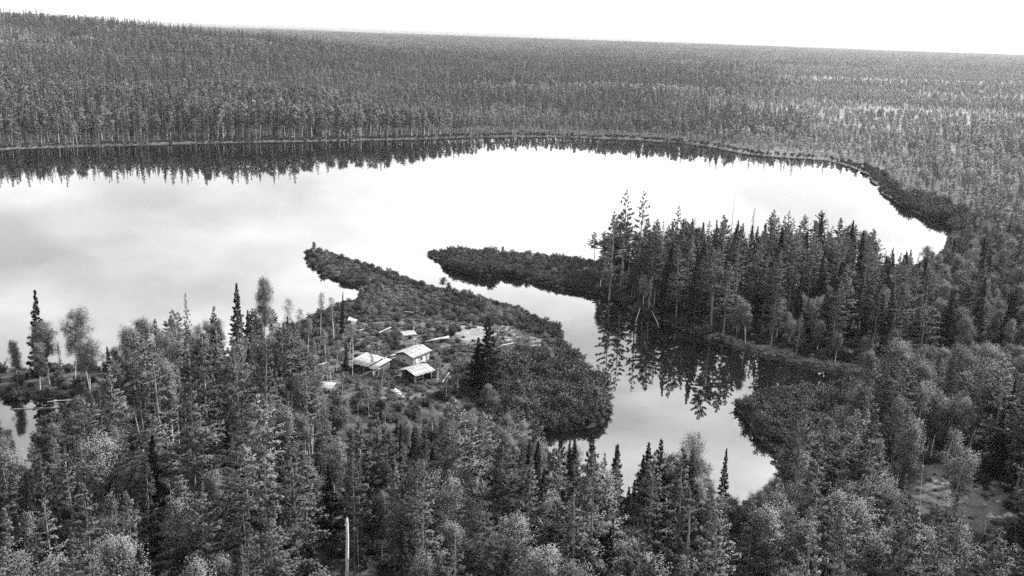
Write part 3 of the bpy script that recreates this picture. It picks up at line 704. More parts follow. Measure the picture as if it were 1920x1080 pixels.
def distance():
    P = jitter_grid(-6200, 7000, 1800, 8800, 42, 71); rr = np.hypot(P[:, 0], P[:, 1]); px, _, _ = project(np.c_[P, np.zeros(len(P))])
    k = (rr > 2450) & (rr < 8800) & (px > -250) & (px < 2200); P = P[k]
    bog = sstep(.5, .66, fbm(P[:, 0] / 260, P[:, 1] / 170, 31)) * sstep(-.05, .25, P[:, 0] / np.hypot(P[:, 0], P[:, 1])); k = RS.rand(len(P)) > .3 * bog
    P = P[k]; z = ground_z(P, np.full(len(P), 500.0)); m = len(P); s = RS.uniform(.85, 1.25, m)
    scatter('distant_forest', np.c_[P, z - .3], np.where(RS.rand(m) < 0.15 + .75 * sstep(.02, .38, P[:, 0] / P[:, 1]), 3, RS.randint(0, 3, m)), np.c_[np.zeros(m), np.zeros(m), RS.uniform(0, 6.28, m)], np.c_[s, s, s], CL, 'hazy taiga forest running out to the horizon', 'forest')  # pale clumps multiply to the right, haze painted into their leaves
distance()

# ------------------------------------------------------------------ shrubs, sedge
BUSHES = []
HUTS = to_world([(772, 684), (668, 694), (694, 703), (775, 721), (764, 655), (610, 735)])
def shrubs():
    P = jitter_grid(-190, 230, 56, 400, 1.3, 81); sd = water_sd(P); k = sd > .25; P, sd = P[k], sd[k]
    z = ground_z(P, sd); gx_, gy_, _ = project(np.c_[P, z]); k = (gx_ > -200) & (gx_ < 2120) & (gy_ < 1180) & (gy_ > 300); P, sd, z, gx_, gy_ = P[k], sd[k], z[k], gx_[k], gy_[k]
    Q = np.stack([gx_, gy_], 1); pen, spit, rb, clr, pl, grv, gld = [inside(Q, p) for p in (PEN_PX, SPIT_PX, RBUSH_PX, CLEAR_PX, PALE_PX, GROVE_PX, GLADE_PX)]
    patch = fbm(P[:, 0] / 9, P[:, 1] / 9, 91); u = RS.rand(len(P)); pts, ks, szs = [], [], []
    for i in range(len(P)):
        big = 0
        if pl[i] or gld[i]:
            if u[i] > .22: continue
            s = RS.uniform(.25, .5)
        elif pen[i]:
            if u[i] > .97: continue
            s = RS.uniform(.35, .8) * (.45 + 1.1 * patch[i]); right = sstep(880, 980, gx_[i]) * sstep(650, 700, gy_[i]); s *= 1 + 1.1 * right
            if gx_[i] < 720: s *= 1.15
            big = 1 if (sd[i] < 2.4 and (gx_[i] < 700 or gx_[i] > 1000) and u[i] < .33) or (right > .6 and u[i] < .10) else 0
        elif spit[i]:
            s = RS.uniform(.6, 1.0) * (.8 + .6 * patch[i])
            if 845 < gx_[i] < 930: s *= 1.35
            s *= .35 + .65 * sstep(795, 865, gx_[i])
            big = u[i] < .22
        elif rb[i]:
            s = RS.uniform(.8, 1.45); big = u[i] < .40
        elif clr[i]:
            if u[i] > .82 or np.min(np.hypot(*(HUTS - P[i]).T)) < 2.7: continue
            s = RS.uniform(.25, .75)
        elif grv[i]:
            if u[i] > (.75 if sd[i] < 9 else .22) or (sd[i] < 4 and gx_[i] > 1330): continue
            s = RS.uniform(.5, 1.1); big = sd[i] < 6 and gy_[i] > 540 and u[i] < .15
        elif gy_[i] < 470:
            if sd[i] > 16 or u[i] > .4: continue
            s = RS.uniform(.5, 1.1)
            if gx_[i] > 1620: s *= 2.0
        else:
            if u[i] > .28: continue
            s = RS.uniform(.4, 1.05)
        if big: BUSHES.append((P[i, 0], P[i, 1], z[i], s * 1.12, gx_[i], gy_[i], 'spit' if spit[i] else 'rbush' if rb[i] else 'grove' if grv[i] else 'pen', ))
        else:
            low = (pen[i] and not pl[i] and gy_[i] < 690 and RS.rand() < 1.85 - 2.2 * patch[i]) or ((clr[i] or pl[i] or gld[i]) and RS.rand() < .8)
            if low: s *= 1.25
            pts.append((P[i, 0], P[i, 1], z[i] - .08)); szs.append(s); ks.append(5 + RS.randint(0, 3) if low else RS.randint(0, 5))
    # overhanging growth on the near banks
    Fp = jitter_grid(-190, 230, 60, 345, .85, 87); fs = water_sd(Fp); k = (fs > -.1) & (fs < 1.7); Fp, fs = Fp[k], fs[k]; fz = ground_z(Fp, fs); gx2, gy2, _ = project(np.c_[Fp, fz])
    for p, zz, a, b in zip(Fp, fz, gx2, gy2):
        if -100 < a < 2000 and b < 1100 and not (a > 1330 and 640 < b < 712) and RS.rand() < .75: pts.append((p[0], p[1], max(zz, 0) - .12)); szs.append(RS.uniform(.24, .5)); ks.append(RS.randint(0, 5))
    # low growth along the far shore
    Fp = jitter_grid(-420, 420, 330, 640, 2.2, 83); fs = water_sd(Fp); k = (fs > .5) & (fs < 9); Fp, fs = Fp[k], fs[k]; k = RS.rand(len(Fp)) < .7; Fp, fs = Fp[k], fs[k]
    fz = ground_z(Fp, fs); gx2, gy2, _ = project(np.c_[Fp, fz])
    for p, zz, a, b in zip(Fp, fz, gx2, gy2):
        if -200 < a < 2100 and b < 470: pts.append((p[0], p[1], zz - .05)); szs.append(RS.uniform(.35, .9) * (1.5 if a > 1620 else 1)); ks.append(RS.randint(0, 5))
    m = len(pts); szs = np.array(szs)
    scatter('shrub_cover', pts, ks, np.c_[np.zeros(m), np.zeros(m), RS.uniform(0, 6.28, m)], np.c_[szs * 1.1, szs * 1.1, szs], [s_[2] for s_ in KINDS['bush'] + KINDS['scrub']], 'low willow and dwarf birch thicket carpeting the tongue of land', 'shrubs')
shrubs()

def tuft(seed):
    rs = np.random.RandomState(seed); m = 60; C = np.c_[rs.normal(0, .22, (m, 2)), np.full(m, .22)]
    A = unit(np.c_[rs.normal(0, .35, (m, 2)), np.ones(m)]); U = A * rs.uniform(.15, .32, m)[:, None]; V = unit(np.cross(A, rs.normal(0, 1, (m, 3)))) * .02
    lv, lf, ln_ = leaves(C, U, V * 1.3, unit(rs.normal(0, .5, (m, 3)) + np.array([0, 0, 1.0]))); return np_mesh('sedge_tuft', lv, lf, [MAT['grass']])
def sedge():
    P = jitter_grid(-190, 230, 60, 330, .9, 85); sd = water_sd(P); k = (sd > .02) & (sd < 14); P, sd = P[k], sd[k]; z = ground_z(P, sd); gx_, gy_, _ = project(np.c_[P, z])
    Q = np.stack([gx_, gy_], 1); grv, pl, clr, pen = [inside(Q, p) for p in (GROVE_PX, PALE_PX, CLEAR_PX, PEN_PX)]
    k = (gx_ > -100) & (gx_ < 2020) & (gy_ < 1100) & (((grv) & (sd < 3.2) & (gx_ > 1330)) | ((~pen) & (sd < .9) & (RS.rand(len(P)) < .5)) | (pl & (RS.rand(len(P)) < .6)) | (clr & (RS.rand(len(P)) < .7)))
    P, z = P[k], z[k]; m = len(P); s = RS.uniform(.7, 1.5, m)
    scatter('sedge_grass', np.c_[P, z - .05], RS.randint(0, 3, m), np.c_[np.zeros(m), np.zeros(m), RS.uniform(0, 6.28, m)], np.c_[s, s, s], [tuft(i) for i in range(3)], 'pale sedge grass fringing the channel banks and the clearing', 'grass')
sedge()

# ------------------------------------------------------------------ single trees and bushes
ORD = ['first', 'second', 'third', 'fourth', 'fifth', 'sixth', 'seventh', 'eighth', 'ninth', 'tenth', 'eleventh', 'twelfth', 'thirteenth', 'fourteenth', 'fifteenth', 'sixteenth', 'seventeenth', 'eighteenth', 'nineteenth', 'twentieth']
def ordinal(i):
    if i < 20: return ORD[i]
    t, u = divmod(i + 1, 10); ten = ['', '', 'twenty', 'thirty', 'forty', 'fifty', 'sixty'][t]
    return ten[:-1] + 'ieth' if u == 0 else ten + '-' + ORD[u - 1]

def place_of(t):
    z = t['zone']
    if z == 'tip': return 'at the left tip of the grove'
    if z == 'grove': return ('rising against the lake in the grove' if t['py'] < 480 else 'on the channel edge of the grove' if t['by'] > 590 and t['bx'] < 1600 else 'at the right end of the grove' if t['bx'] > 1650 else 'inside the grove across the channel')
    if z == 'spit': return 'on the low spit before the grove'
    if z == 'pen': return 'on the shrubby tongue of land'
    if z == 'cabin': return 'around the log cabins'
    if z == 'lbank': return 'on the strip behind the small pond at left'
    col = ['at far left', 'left of the clearing', 'below the cabins', 'below the tongue of land', 'below the pool', 'on the right bank', 'at far right'][int(np.clip(np.searchsorted([260, 540, 820, 1120, 1460, 1700], t['px']), 0, 6))]
    row = 'at the bottom edge' if t['py'] > 960 else 'in the foreground' if t['py'] > 850 else 'in the second rank' if t['py'] > 740 else 'in the rear rank'
    return row + ' ' + col

LOOK = {'larch': ['open-crowned larch', 'broad feathery larch', 'narrow larch', 'high-crowned larch', 'full larch', 'slim larch', 'low-branched larch', 'loose layered larch', 'high loose larch'],
        'thin_larch': ['sparse thin larch'] * 3, 'thin_birch': ['thin sparse birch', 'thin leaning birch', 'thin bare-stemmed birch'], 'spruce': ['dark spruce', 'dense dark spruce', 'spire-like dark spruce', 'dark pointed spruce', 'broad dark spruce'],
        'birch': ['upright pale birch', 'leaning pale birch', 'two-stemmed pale birch', 'strongly leaning birch', 'slim pale birch', 'three-stemmed pale birch', 'bare-stemmed birch']}
NAME = {'thin_birch': 'birch_tree', 'larch': 'larch_tree', 'thin_larch': 'larch_tree', 'spruce': 'spruce_tree', 'birch': 'birch_tree'}
groups = {}
for t in SINGLE:
    sz = 'tall' if t['h'] > {'larch': 16.5, 'thin_larch': 16.5, 'spruce': 12, 'birch': 10.5, 'thin_birch': 8}[t['kind']] else 'small' if t['h'] < {'larch': 11, 'thin_larch': 11, 'spruce': 8, 'birch': 6.5, 'thin_birch': 4.5}[t['kind']] else ''
    t['place'] = place_of(t); t['desc'] = (sz + ' ' if sz else '') + LOOK[t['kind']][t['v']]
    groups.setdefault((t['desc'], t['place']), []).append(t)
for (desc, place), tt in groups.items():
    tt.sort(key=lambda t: t['px'])
    for i, t in enumerate(tt):
        t['label'] = desc + ' ' + place + ('' if len(tt) == 1 else ', %s from left' % ordinal(i) if i else ', leftmost')
for t in SINGLE:
    tm, cm, jm, H = KINDS[t['kind']][t['v']]; nm = NAME[t['kind']]
    r = bpy.data.objects.new(nm, None); r.empty_display_size = .3; COL.objects.link(r)
    r.location = (t['x'], t['y'], t['z'] - .1); s = t['h'] / H; r.scale = (s * t['wide'], s * t['wide'], s); r.rotation_euler = (t['lean'][0], t['lean'][1], t['rot'])
    tag(r, t['label'], nm.replace('_tree', ''), {'larch_tree': 'larches of the near forest', 'birch_tree': 'birches of the near forest', 'spruce_tree': 'spruces of the near forest'}[nm])
    link('trunk', tm, r); link('crown', cm, r)
BPL = {'pen': 'on the rim of the tongue of land', 'spit': 'on the low spit before the grove', 'rbush': 'on the bank right of the pool', 'grove': 'along the foot of the grove'}
BUSHES.sort(key=lambda b: b[4]); seen = {}
for b in BUSHES:
    v = RS.randint(0, 5); tm, cm, jm, H = KINDS['bush'][v]; desc = ['rounded willow bush', 'tall willow bush', 'low spreading willow bush', 'many-lobed willow bush', 'high domed willow bush'][v]
    k = (v, b[6]); i = seen.get(k, 0); seen[k] = i + 1
    r = bpy.data.objects.new('willow_bush', None); COL.objects.link(r); r.location = (b[0], b[1], b[2] - .08); r.scale = (b[3] * 1.1, b[3] * 1.1, b[3]); r.rotation_euler = (0, 0, RS.uniform(0, 6.28))
    tag(r, desc + ' ' + BPL[b[6]] + (', %s from left' % ordinal(i) if i else ', leftmost'), 'bush', 'single bushes along the water')
    link('stems', tm, r); link('foliage', cm, r)
print('singles', len(SINGLE), 'bushes', len(BUSHES), 'mass', n, 'near', len(TREES))
#PART3

# ------------------------------------------------------------------ the camp
def box_mesh(name, sx, sy, sz, m, jitter=0.0, seed=0):
    """a plank or beam centred on its own origin, a little uneven"""
    rs = np.random.RandomState(seed)
    V = np.array([(x, y, z) for x in (-.5, .5) for y in (-.5, .5) for z in (-.5, .5)], float) * [sx, sy, sz] + rs.normal(0, 1, (8, 3)) * jitter
    Fq = np.array([(0, 1, 3, 2), (4, 6, 7, 5), (0, 4, 5, 1), (2, 3, 7, 6), (0, 2, 6, 4), (1, 5, 7, 3)])
    return np_mesh(name, V, Fq, [MAT[m]])

def bar(name, p, q, r, m, parent=None, k=8, r2=None):
    """a round log from p to q with closed ends"""
    p, q = np.asarray(p, float), np.asarray(q, float); r2 = r if r2 is None else r2
    e = (q - p) * .002
    V, Fq = tube([p, p + e, (p + q) / 2, q - e, q], [r * .02, r, (r + r2) / 2 * 1.03, r2, r2 * .02], k)
    return link(name, np_mesh(name, V, Fq, [MAT[m]], smooth=False), parent)

def plank(name, c, size, m, parent, rot=(0, 0, 0), seed=0, jit=.008):
    o = link(name, box_mesh(name, *size, m, jit, seed), parent); o.location = c; o.rotation_euler = rot
    return o

def thing(name, label, cat, p, rz, group=None):
    o = bpy.data.objects.new(name, None); COL.objects.link(o); o.empty_display_size = .3
    o.location = (p[0], p[1], ground_z(np.array([p[:2]]))[0]); o.rotation_euler = (0, 0, rz)
    return tag(o, label, cat, group)

RC = np.random.RandomState(3)
def roof_planks(t, x0, x1, ya, za, yb, zb, n, m='plank', skip=(), ragged=.1, part='roof_plank'):
    """boards running from the eave (ya, za) to the ridge (yb, zb), side by side along x"""
    w = (x1 - x0) / n; ln = math.hypot(yb - ya, zb - za); el = math.atan2(zb - za, yb - ya)
    for i in range(n):
        if i in skip: continue
        d = RC.uniform(-ragged, ragged); cx = x0 + w * (i + .5)
        o = link(part, box_mesh(part, w * RC.uniform(.9, .99), ln + abs(d), .035, m, .006, i), t)
        o.location = (cx, (ya + yb) / 2 - math.copysign(d * .5, yb - ya), (za + zb) / 2 + (i % 2) * .022 + RC.uniform(0, .012)); o.rotation_euler = (el, 0, RC.normal(0, .012))

def cabin():
    # local x runs along the ridge, local y across the gable; the near corner is at (0, 0)
    c = ground_pt(774, 694, .8); ax = np.array([0.52, 0.853]); rz = math.atan2(ax[1], ax[0])
    t = thing('log_cabin', 'small log cabin with pale low-pitched plank roof, largest hut of the camp', 'cabin', c, rz)
    LX, LY, n, r = 3.9, 3.6, 9, .105; hw = n * r * 1.86
    wl = {}
    for nm in ('front_gable', 'rear_gable', 'right_side', 'left_side'): pass
    for i in range(n):
        z = .1 + r + i * r * 1.86
        for y in (0, LY): bar('wall_log', (-.22 + RC.uniform(-.06, .06), y, z), (LX + .2, y, z), r, 'log', t)
        z2 = z + r * .9
        for x in (0, LX): bar('wall_log', (x, -.2 + RC.uniform(-.05, .05), z2), (x, LY + .22, z2), r, 'log', t)
    top = .1 + hw + r; rise = .72
    for i in range(3):   # shortening logs of the two gables, set back, the open gable's shade put into dark wood
        q = (i + 1) / 4
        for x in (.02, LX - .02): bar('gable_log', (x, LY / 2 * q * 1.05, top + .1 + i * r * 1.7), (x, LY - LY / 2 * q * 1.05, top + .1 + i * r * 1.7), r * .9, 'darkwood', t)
    bar('ridge_pole', (-.55, LY / 2, top + rise - .08), (LX + 1.2, LY / 2, top + rise - .08), .08, 'log', t)
    for y in (-.28, LY + .28): bar('eave_pole', (-.5, y, top - .0), (LX + 1.15, y, top - .0), .06, 'log', t)
    roof_planks(t, -.62, LX + 1.2, -.5, top + .02, LY / 2 + .03, top + rise + .05, 17)
    roof_planks(t, -.62, LX + 1.2, LY + .5, top + .02, LY / 2 - .03, top + rise + .03, 17)
    # window in the front gable wall, window and door on the right side
    for (cx, cy, sx, sy, cz, sz, nm) in [(-.115, LY * .52, .05, .5, 1.0, .36, 'window'), (LX * .62, -.115, .55, .05, 1.05, .5, 'window'), (LX * .22, -.115, .62, .05, .85, 1.3, 'door')]:
        if nm == 'door': plank('door', (cx, cy, cz), (sx, sy, sz), 'log', t); continue
        w = plank('window', (cx, cy, cz), (sx, sy, sz), 'glass', t, jit=0)
        a, b = (sy, 'y') if sx < .1 else (sx, 'x')
        for s_ in (-1, 1):
            f = link('frame', box_mesh('frame', .07 if b == 'y' else sx + .14, .07 if b == 'x' else sy + .14, .06, 'log'), w); f.location = (0, 0, s_ * (sz / 2 + .03))
            f = link('frame', box_mesh('frame', .07 if b == 'y' else .06, .07 if b == 'x' else .06, sz, 'log'), w); f.location = (0, s_ * (sy / 2 + .03), 0) if b == 'y' else (s_ * (sx / 2 + .03), 0, 0)
    for y in (.05, LY - .05): bar('porch_post', (LX + 1.0, y, -.1), (LX + 1.0, y, top), .06, 'log', t)
    for i in range(6): plank('porch_board', (LX + .5 + .0, -.02 + .0, .35 + i * .2), (.75, .03, .16), 'plank', t, seed=i)

def plank_shed():
    c = ground_pt(703, 712, .8); ax = np.array([-48, 33.0]); ax /= np.linalg.norm(ax); rz = math.atan2(ax[1], ax[0]) + math.pi
    # local x along the front from left to right end at x = 0; local y goes back
    t = thing('open_shed', 'long open-fronted shed with a wide pale plank roof, left of the log cabin', 'shed', c, rz)
    Lx, Ly = 5.4, 3.6
    for x in (-Lx, -Lx / 2, 0):
        bar('post', (x, 0, -.2), (x, 0, 1.45), .07, 'log', t); bar('post', (x, Ly, -.2), (x, Ly, 1.95), .07, 'log', t)
    bar('front_beam', (-Lx - .3, 0, 1.47), (.3, 0, 1.47), .07, 'log', t); bar('rear_beam', (-Lx - .3, Ly, 1.97), (.3, Ly, 1.97), .07, 'log', t)
    roof_planks(t, -Lx - .45, .4, -.55, 1.52, Ly + .4, 2.08, 17, skip=(12,), ragged=.32)
    for i in range(18): plank('wall_board', (-Lx + .15 + i * .3, Ly - .1, .85), (.27, .04, 1.8), 'darkwood', t, seed=i)
    for i in range(9):
        plank('wall_board', (-Lx + .02, .4 + i * .36, .8), (.04, .33, 1.5), 'darkwood', t, seed=i)
        plank('wall_board', (.02, .4 + i * .36, .85), (.04, .33, 1.55 + i * .04), 'darkwood' if i > 2 else 'log', t, seed=i)
    for i in range(4): plank('leaning_board', (.25 - i * .18, -.35, .5), (.12, .035, 1.1), 'log', t, rot=(.25, RC.uniform(-.1, .1), 0), seed=i)

def gable_shelter():
    c = ground_pt(778, 728, .8); gv = np.array([-33, 29.0]); gv /= np.linalg.norm(gv); ax = np.array([-gv[1], gv[0]]) * -1; rz = math.atan2(ax[1], ax[0])
    t = thing('post_shelter', 'open shelter on posts with a pale ragged gable roof, in front of the log cabin', 'shelter', c, rz)
    Lx, Ly, top, rise = 3.8, 3.5, 1.75, .55
    for x in (0, Lx / 2, Lx):
        for y in (0, Ly): bar('post', (x, y, -.2), (x, y, top), .075, 'log', t)
    for y in (0, Ly): bar('eave_beam', (-.3, y, top + .02), (Lx + .3, y, top + .02), .07, 'log', t)
    bar('ridge_pole', (-.4, Ly / 2, top + rise), (Lx + .4, Ly / 2, top + rise), .07, 'log', t)
    roof_planks(t, -.45, Lx + .45, -.55, top - .02, Ly / 2 + .04, top + rise + .12, 15, ragged=.22)
    roof_planks(t, -.45, Lx + .45, Ly + .5, top - .02, Ly / 2 - .04, top + rise + .1, 15, ragged=.22)
    for i in range(12): plank('wall_board', (Lx - .05, .2 + i * .29, .85), (.04, .27, 1.7), 'darkwood', t, seed=i)
    for i in range(12): plank('wall_board', (.25 + i * .29, Ly - .12, .85), (.27, .04, 1.7), 'darkwood', t, seed=i)
    bar('bench_log', (.5, 1.1, .45), (2.6, 1.1, .45), .1, 'log', t)
    bar('brace', (.05, -.25, .1), (-.5, -.7, 1.0), .05, 'log', t)

def stilt_store():
    c = ground_pt(766, 656, .8); rz = .45
    t = thing('stilt_storehouse', 'little storehouse raised on tall posts behind the log cabin', 'storehouse', c, rz)
    for x in (-.75, .75):
        for y in (-.5, .5): bar('post', (x, y, -.2), (x * .95, y, 1.55), .08, 'log', t)
    plank('floor', (0, 0, 1.6), (2.2, 1.6, .09), 'plank', t)
    for i in range(5):
        z = 1.76 + i * .16
        for y in (-.62, .62): bar('wall_log', (-.85, y, z), (.85, y, z), .08, 'log' if i else 'darkwood', t)
        for x in (-.8, .8): bar('wall_log', (x, -.7, z + .07), (x, .7, z + .07), .08, 'log', t)
    plank('door', (.05, -.715, 2.05), (.55, .04, .5), 'glass', t, jit=0)
    roof_planks(t, -1.35, 1.35, -1.05, 2.62, 1.0, 2.86, 9)
    bar('mast', (1.2, .6, -.1), (1.25, .6, 3.9), .045, 'deadwood', t)

def small_shed():
    c = ground_pt(611, 738, .8)
    t = thing('small_shed', 'tiny low shed with a striped slab roof, leftmost of the huts', 'shed', c, -.25)
    for x in (-1.1, 1.1):
        for y in (-.7, .7): bar('post', (x, y, -.2), (x, y, .75 + (y > 0) * .35), .06, 'log', t)
    for i in range(8): plank('wall_board', (-1.0 + i * .29, .72, .5), (.26, .04, 1.0), 'darkwood', t, seed=i)
    for i in range(5):
        for x in (-1.1, 1.1): plank('wall_board', (x, -.56 + i * .28, .45), (.04, .26, .85), 'darkwood', t, seed=i)
    roof_planks(t, -1.4, 1.4, -1.05, .74, 1.0, 1.2, 11, ragged=.2)

cabin(); plank_shed(); gable_shelter(); stilt_store(); small_shed()

def tent():
    c = ground_pt(655, 604, .8)
    t = thing('canvas_tent', 'small white canvas tent with dark open end beside the thicket', 'tent', c, -.75)
    L_, w, h = 2.6, .95, 1.25; xs = np.linspace(0, L_, 6); V = []
    for x in xs:
        sag = -.07 * math.sin(math.pi * x / L_)
        V += [(x, -w, 0), (x, -w * .55, h * .48 + sag), (x, 0, h + sag), (x, w * .55, h * .48 + sag), (x, w, 0)]
    Fq = [(i * 5 + j, i * 5 + j + 1, (i + 1) * 5 + j + 1, (i + 1) * 5 + j) for i in range(5) for j in range(4)]
    cl = link('canvas', np_mesh('canvas', V, Fq, [MAT['canvas']]), t)
    m = cl.modifiers.new('cloth', 'SOLIDIFY'); m.thickness = .02
    link('end_wall', np_mesh('end_wall', [(0, -w, 0), (0, 0, h), (0, w, 0), (0, 0, 0)], [(0, 1, 2, 3)], [MAT['canvas']]), t)
    bar('pole', (L_ + .03, 0, 0), (L_ + .03, 0, h + .1), .03, 'log', t)
    bar('pole', (-.05, 0, 0), (-.05, 0, h + .1), .03, 'log', t)
tent()

def log_between(name, a, b, r, label, cat, z=.0, m='deadwood', r2=None, bend=.0, group=None, zb=None):
    p, q = ground_pt(*a, .7), ground_pt(*b, .7)
    za, zq = ground_z(np.array([p]))[0], ground_z(np.array([q]))[0]
    P = np.array([p[0], p[1], max(za, 0) + r + z]); Q = np.array([q[0], q[1], max(zq, 0) + (r2 or r) + (z if zb is None else zb)])
    mid = (P + Q) / 2 + np.array([bend, bend * .5, .05]); e = (Q - P) * .002; r2 = r2 or r * .7
    V, Fq = tube(np.array([P, P + e, (P + mid) / 2, mid, (mid + Q) / 2, Q - e, Q]) - P, [r * .05, r, r * .97, (r + r2) / 2, (r + r2) / 2.1, r2, r2 * .05], 8)
    o = link(name, np_mesh(name, V, Fq, [MAT[m]]), None); o.location = P
    return tag(o, label, cat, group)

G = 'fallen logs about the camp'
log_between('peeled_log', (797, 652), (841, 645), .17, 'thick pale peeled log lying right of the storehouse', 'log', z=.35, r2=.38, m='plank')
log_between('fallen_log', (640, 631), (700, 619), .13, 'long bleached log behind the spruce, below the white tent', 'log', z=.15, bend=.6, group=G)
log_between('fallen_log', (704, 633), (733, 621), .12, 'short bleached log left of the storehouse', 'log', z=.2, group=G)
log_between('fallen_log', (580, 699), (619, 685), .13, 'pale log above the tiny shed', 'log', z=.2, group=G)
log_between('fallen_log', (718, 681), (745, 672), .12, 'log pointing at the cabin gable from the open shed', 'log', z=.15, group=G)
log_between('fallen_log', (730, 683), (744, 680), .12, 'short thick log right beside the cabin gable', 'log', z=.15, group=G)
log_between('fallen_log', (758, 598), (774, 600), .10, 'small bleached log in the thicket above the storehouse', 'log', z=1.0, group=G)
log_between('fallen_log', (938, 656), (962, 648), .10, 'crooked pale log on the pale grass right of the big birch', 'log', z=.5, bend=.4, group=G)
log_between('fallen_log', (994, 655), (1014, 652), .10, 'short pale log at the right end of the pale grass', 'log', z=.5, group=G)
log_between('fallen_log', (585, 783), (603, 772), .11, 'pale log in the undergrowth below the tiny shed', 'log', z=.35, group=G)
log_between('fallen_log', (976, 762), (994, 757), .09, 'thin pale log among the tall bushes above the pool', 'log', z=1.6, group=G)
log_between('floating_log', (88, 748), (136, 746), .10, 'pale log at the upper edge of the small pond', 'log', z=.1, m='deadwood')
log_between('floating_log', (18, 760), (120, 757), .06, 'long thin log lying across the small pond', 'log', z=-.02, m='deadwood')
log_between('leaning_trunk', (826, 728), (842, 716), .07, 'thin fallen birch propped right of the post shelter', 'log', z=.0, zb=1.0, m='whitebark')
log_between('shore_log', (1192, 600), (1202, 577), .08, 'dead stem leaning over the channel at the grove tip', 'log', z=.1, zb=.8)
log_between('shore_log', (1236, 607), (1222, 588), .08, 'dead branch dipping into the channel right of the grove tip', 'log', z=.05, zb=.8)

def wood_pile():
    c = ground_pt(741, 752, .8)
    for i in range(11):
        a = ground_pt(732 + i * 2.0, 735 + i * 2.05, .8)
        o = bar('birch_billet', (-.55, 0, 0), (.55, 0, 0), .13, 'plank' if i % 3 else 'whitebark', None)
        o.location = (a[0], a[1], ground_z(a[None])[0] + .32 + RC.uniform(-.06, .12)); o.rotation_euler = (RC.uniform(0, 3), RC.normal(0, .08), .35 + RC.normal(0, .16))
        tag(o, 'split pale log %s along the curved wood row below the shelter' % ('topmost' if i == 0 else 'at the lower end' if i == 10 else ORD[i] + ' from the top'), 'firewood', 'logs of the curved wood row')
wood_pile()

def dead(name, label, p, H, r, nb, broken, lean=(0, 0), m='deadwood', seed=0, rz=0):
    z = ground_z(np.array([p]))[0]; (tv, tf), br = dead_tree(seed, H, r, nb, broken)
    o = bpy.data.objects.new(name, None); COL.objects.link(o); o.location = (p[0], p[1], z - .15); o.rotation_euler = (lean[0], lean[1], rz)
    tag(o, label, 'dead tree', 'standing dead trees'); link('trunk', np_mesh('dead_trunk', tv, tf, [MAT[m]], smooth=True), o)
    if br is not None: link('branches', np_mesh('dead_branches', br[0], br[1], [MAT[m]]), o)
dead('broken_snag', 'thick pale broken trunk standing at the bottom edge', ground_pt(648, 983, 11.0), 10.3, .26, 5, True, seed=1, m='barkless')
dead('dead_larch', 'bare dead spire rising above the grove against the lake', ground_pt(1380, 347, 19), 18.5, .12, 26, False, seed=2, m='darkbark')
dead('dead_larch', 'bare thin dead spire over the right part of the grove', ground_pt(1552, 372, 17.5), 17, .11, 30, False, seed=3, m='darkbark')
dead('broken_snag', 'short pale broken stem on the channel edge of the grove', ground_pt(1598, 601, 4.6), 4, .16, 0, True, seed=4, m='barkless', lean=(0, .1))
dead('dead_birch', 'bare white stem leaning left among the left foreground trees', ground_pt(265, 768, 8.5), 8, .09, 6, False, seed=5, lean=(0, -.14), m='whitebark')
dead('dead_birch', 'upright bare white stem right of the leaning one at left', ground_pt(352, 760, 9), 8.5, .09, 8, False, seed=6, lean=(0, -.06), m='whitebark')
dead('dead_birch', 'thin white dead stem by the open shed front', ground_pt(660, 652, 6.5), 6, .06, 4, False, seed=7, m='whitebark')
dead('dead_birch', 'white bare stem right of the post shelter', ground_pt(822, 670, 6), 5.4, .08, 4, False, seed=8, m='whitebark')
dead('dead_birch', 'white bare stem leaning left of the clearing', ground_pt(430, 656, 9), 8.3, .09, 5, False, seed=9, lean=(0, -.12), m='whitebark')
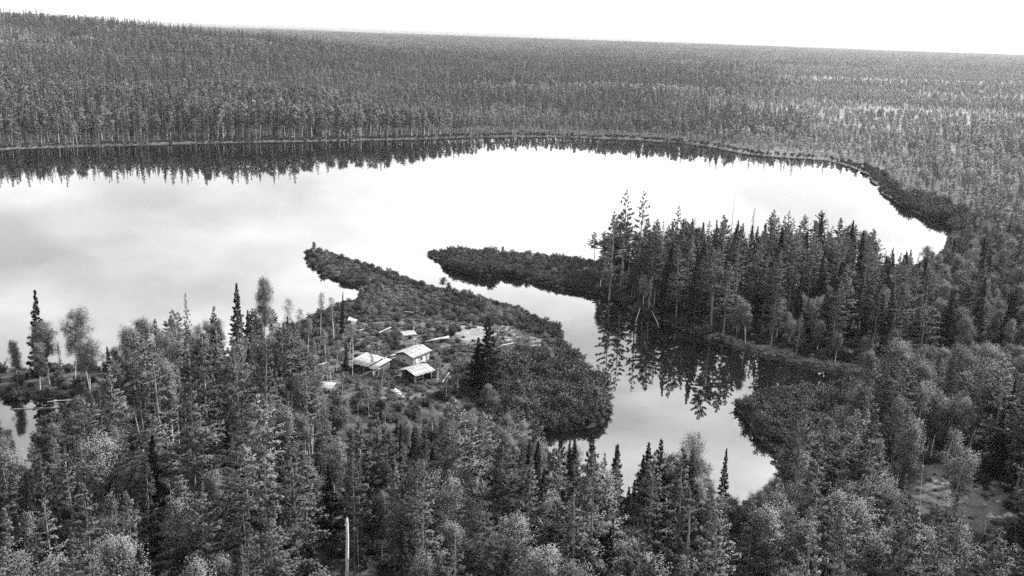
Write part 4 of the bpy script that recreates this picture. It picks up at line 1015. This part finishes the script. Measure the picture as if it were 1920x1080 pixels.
dead('dead_birch', 'white bare stem right in front of the open shed', ground_pt(709, 655, 6.5), 6, .05, 3, False, seed=10, m='whitebark')
dead('dead_birch', 'bare pale stem in the foreground below the open shed', ground_pt(671, 770, 8.5), 8, .08, 5, False, seed=11, m='whitebark')
dead('dead_larch', 'bare grey dead larch with short branches at left foreground', ground_pt(333, 770, 14), 13.3, .12, 34, False, seed=12)
dead('dead_birch', 'tall thick bare white stem on the right bank', ground_pt(1838, 735, 10), 9.3, .15, 7, False, seed=13, lean=(.02, .05), m='whitebark')
dead('dead_birch', 'slimmer bare white stem on the right bank, left of the thick one', ground_pt(1742, 748, 9), 8.3, .11, 5, False, seed=14, lean=(0, .07), m='whitebark')

RD = np.random.RandomState(23); stems = []
for i in range(26):   # bare pale stems showing between the foreground crowns
    px, py = RD.uniform(20, 1900), RD.uniform(830, 1010)
    h = RD.uniform(8, 13); q = ground_pt(px, py, h + .9)
    if water_sd(q[None])[0] < 1.5: continue
    stems.append((px, py, h, q))
stems.sort(key=lambda e: e[0])
for i, (px, py, h, q) in enumerate(stems):
    dead('dead_birch', 'thin bare grey stem among the foreground crowns, %s' % ('leftmost' if i == 0 else ordinal(i) + ' from the left'), q, h, RD.uniform(.06, .1), RD.randint(3, 12), False, seed=40 + i, lean=(RD.normal(0, .03), RD.normal(0, .06)), m='whitebark' if i % 2 else 'deadwood', rz=RD.uniform(0, 6))

# ------------------------------------------------------------------ the air
hb = link('haze', box_mesh('haze', 96000, 49000, 300, 'glass')); hb.location = (0, 23300, 146); hb.data.materials.clear()
hm = bpy.data.materials.new('summer_haze'); hm.use_nodes = True; t_ = hm.node_tree; t_.nodes.clear()
o_ = t_.nodes.new('ShaderNodeOutputMaterial'); pv = t_.nodes.new('ShaderNodeVolumePrincipled'); pv.inputs['Color'].default_value = grey(.95)
pv.inputs['Density'].default_value = 0.000034; pv.inputs['Anisotropy'].default_value = 0.55
t_.links.new(pv.outputs[0], o_.inputs['Volume']); hb.data.materials.append(hm)
tag(hb, 'thin pale haze hanging over lake and forest', 'haze', kind='stuff')
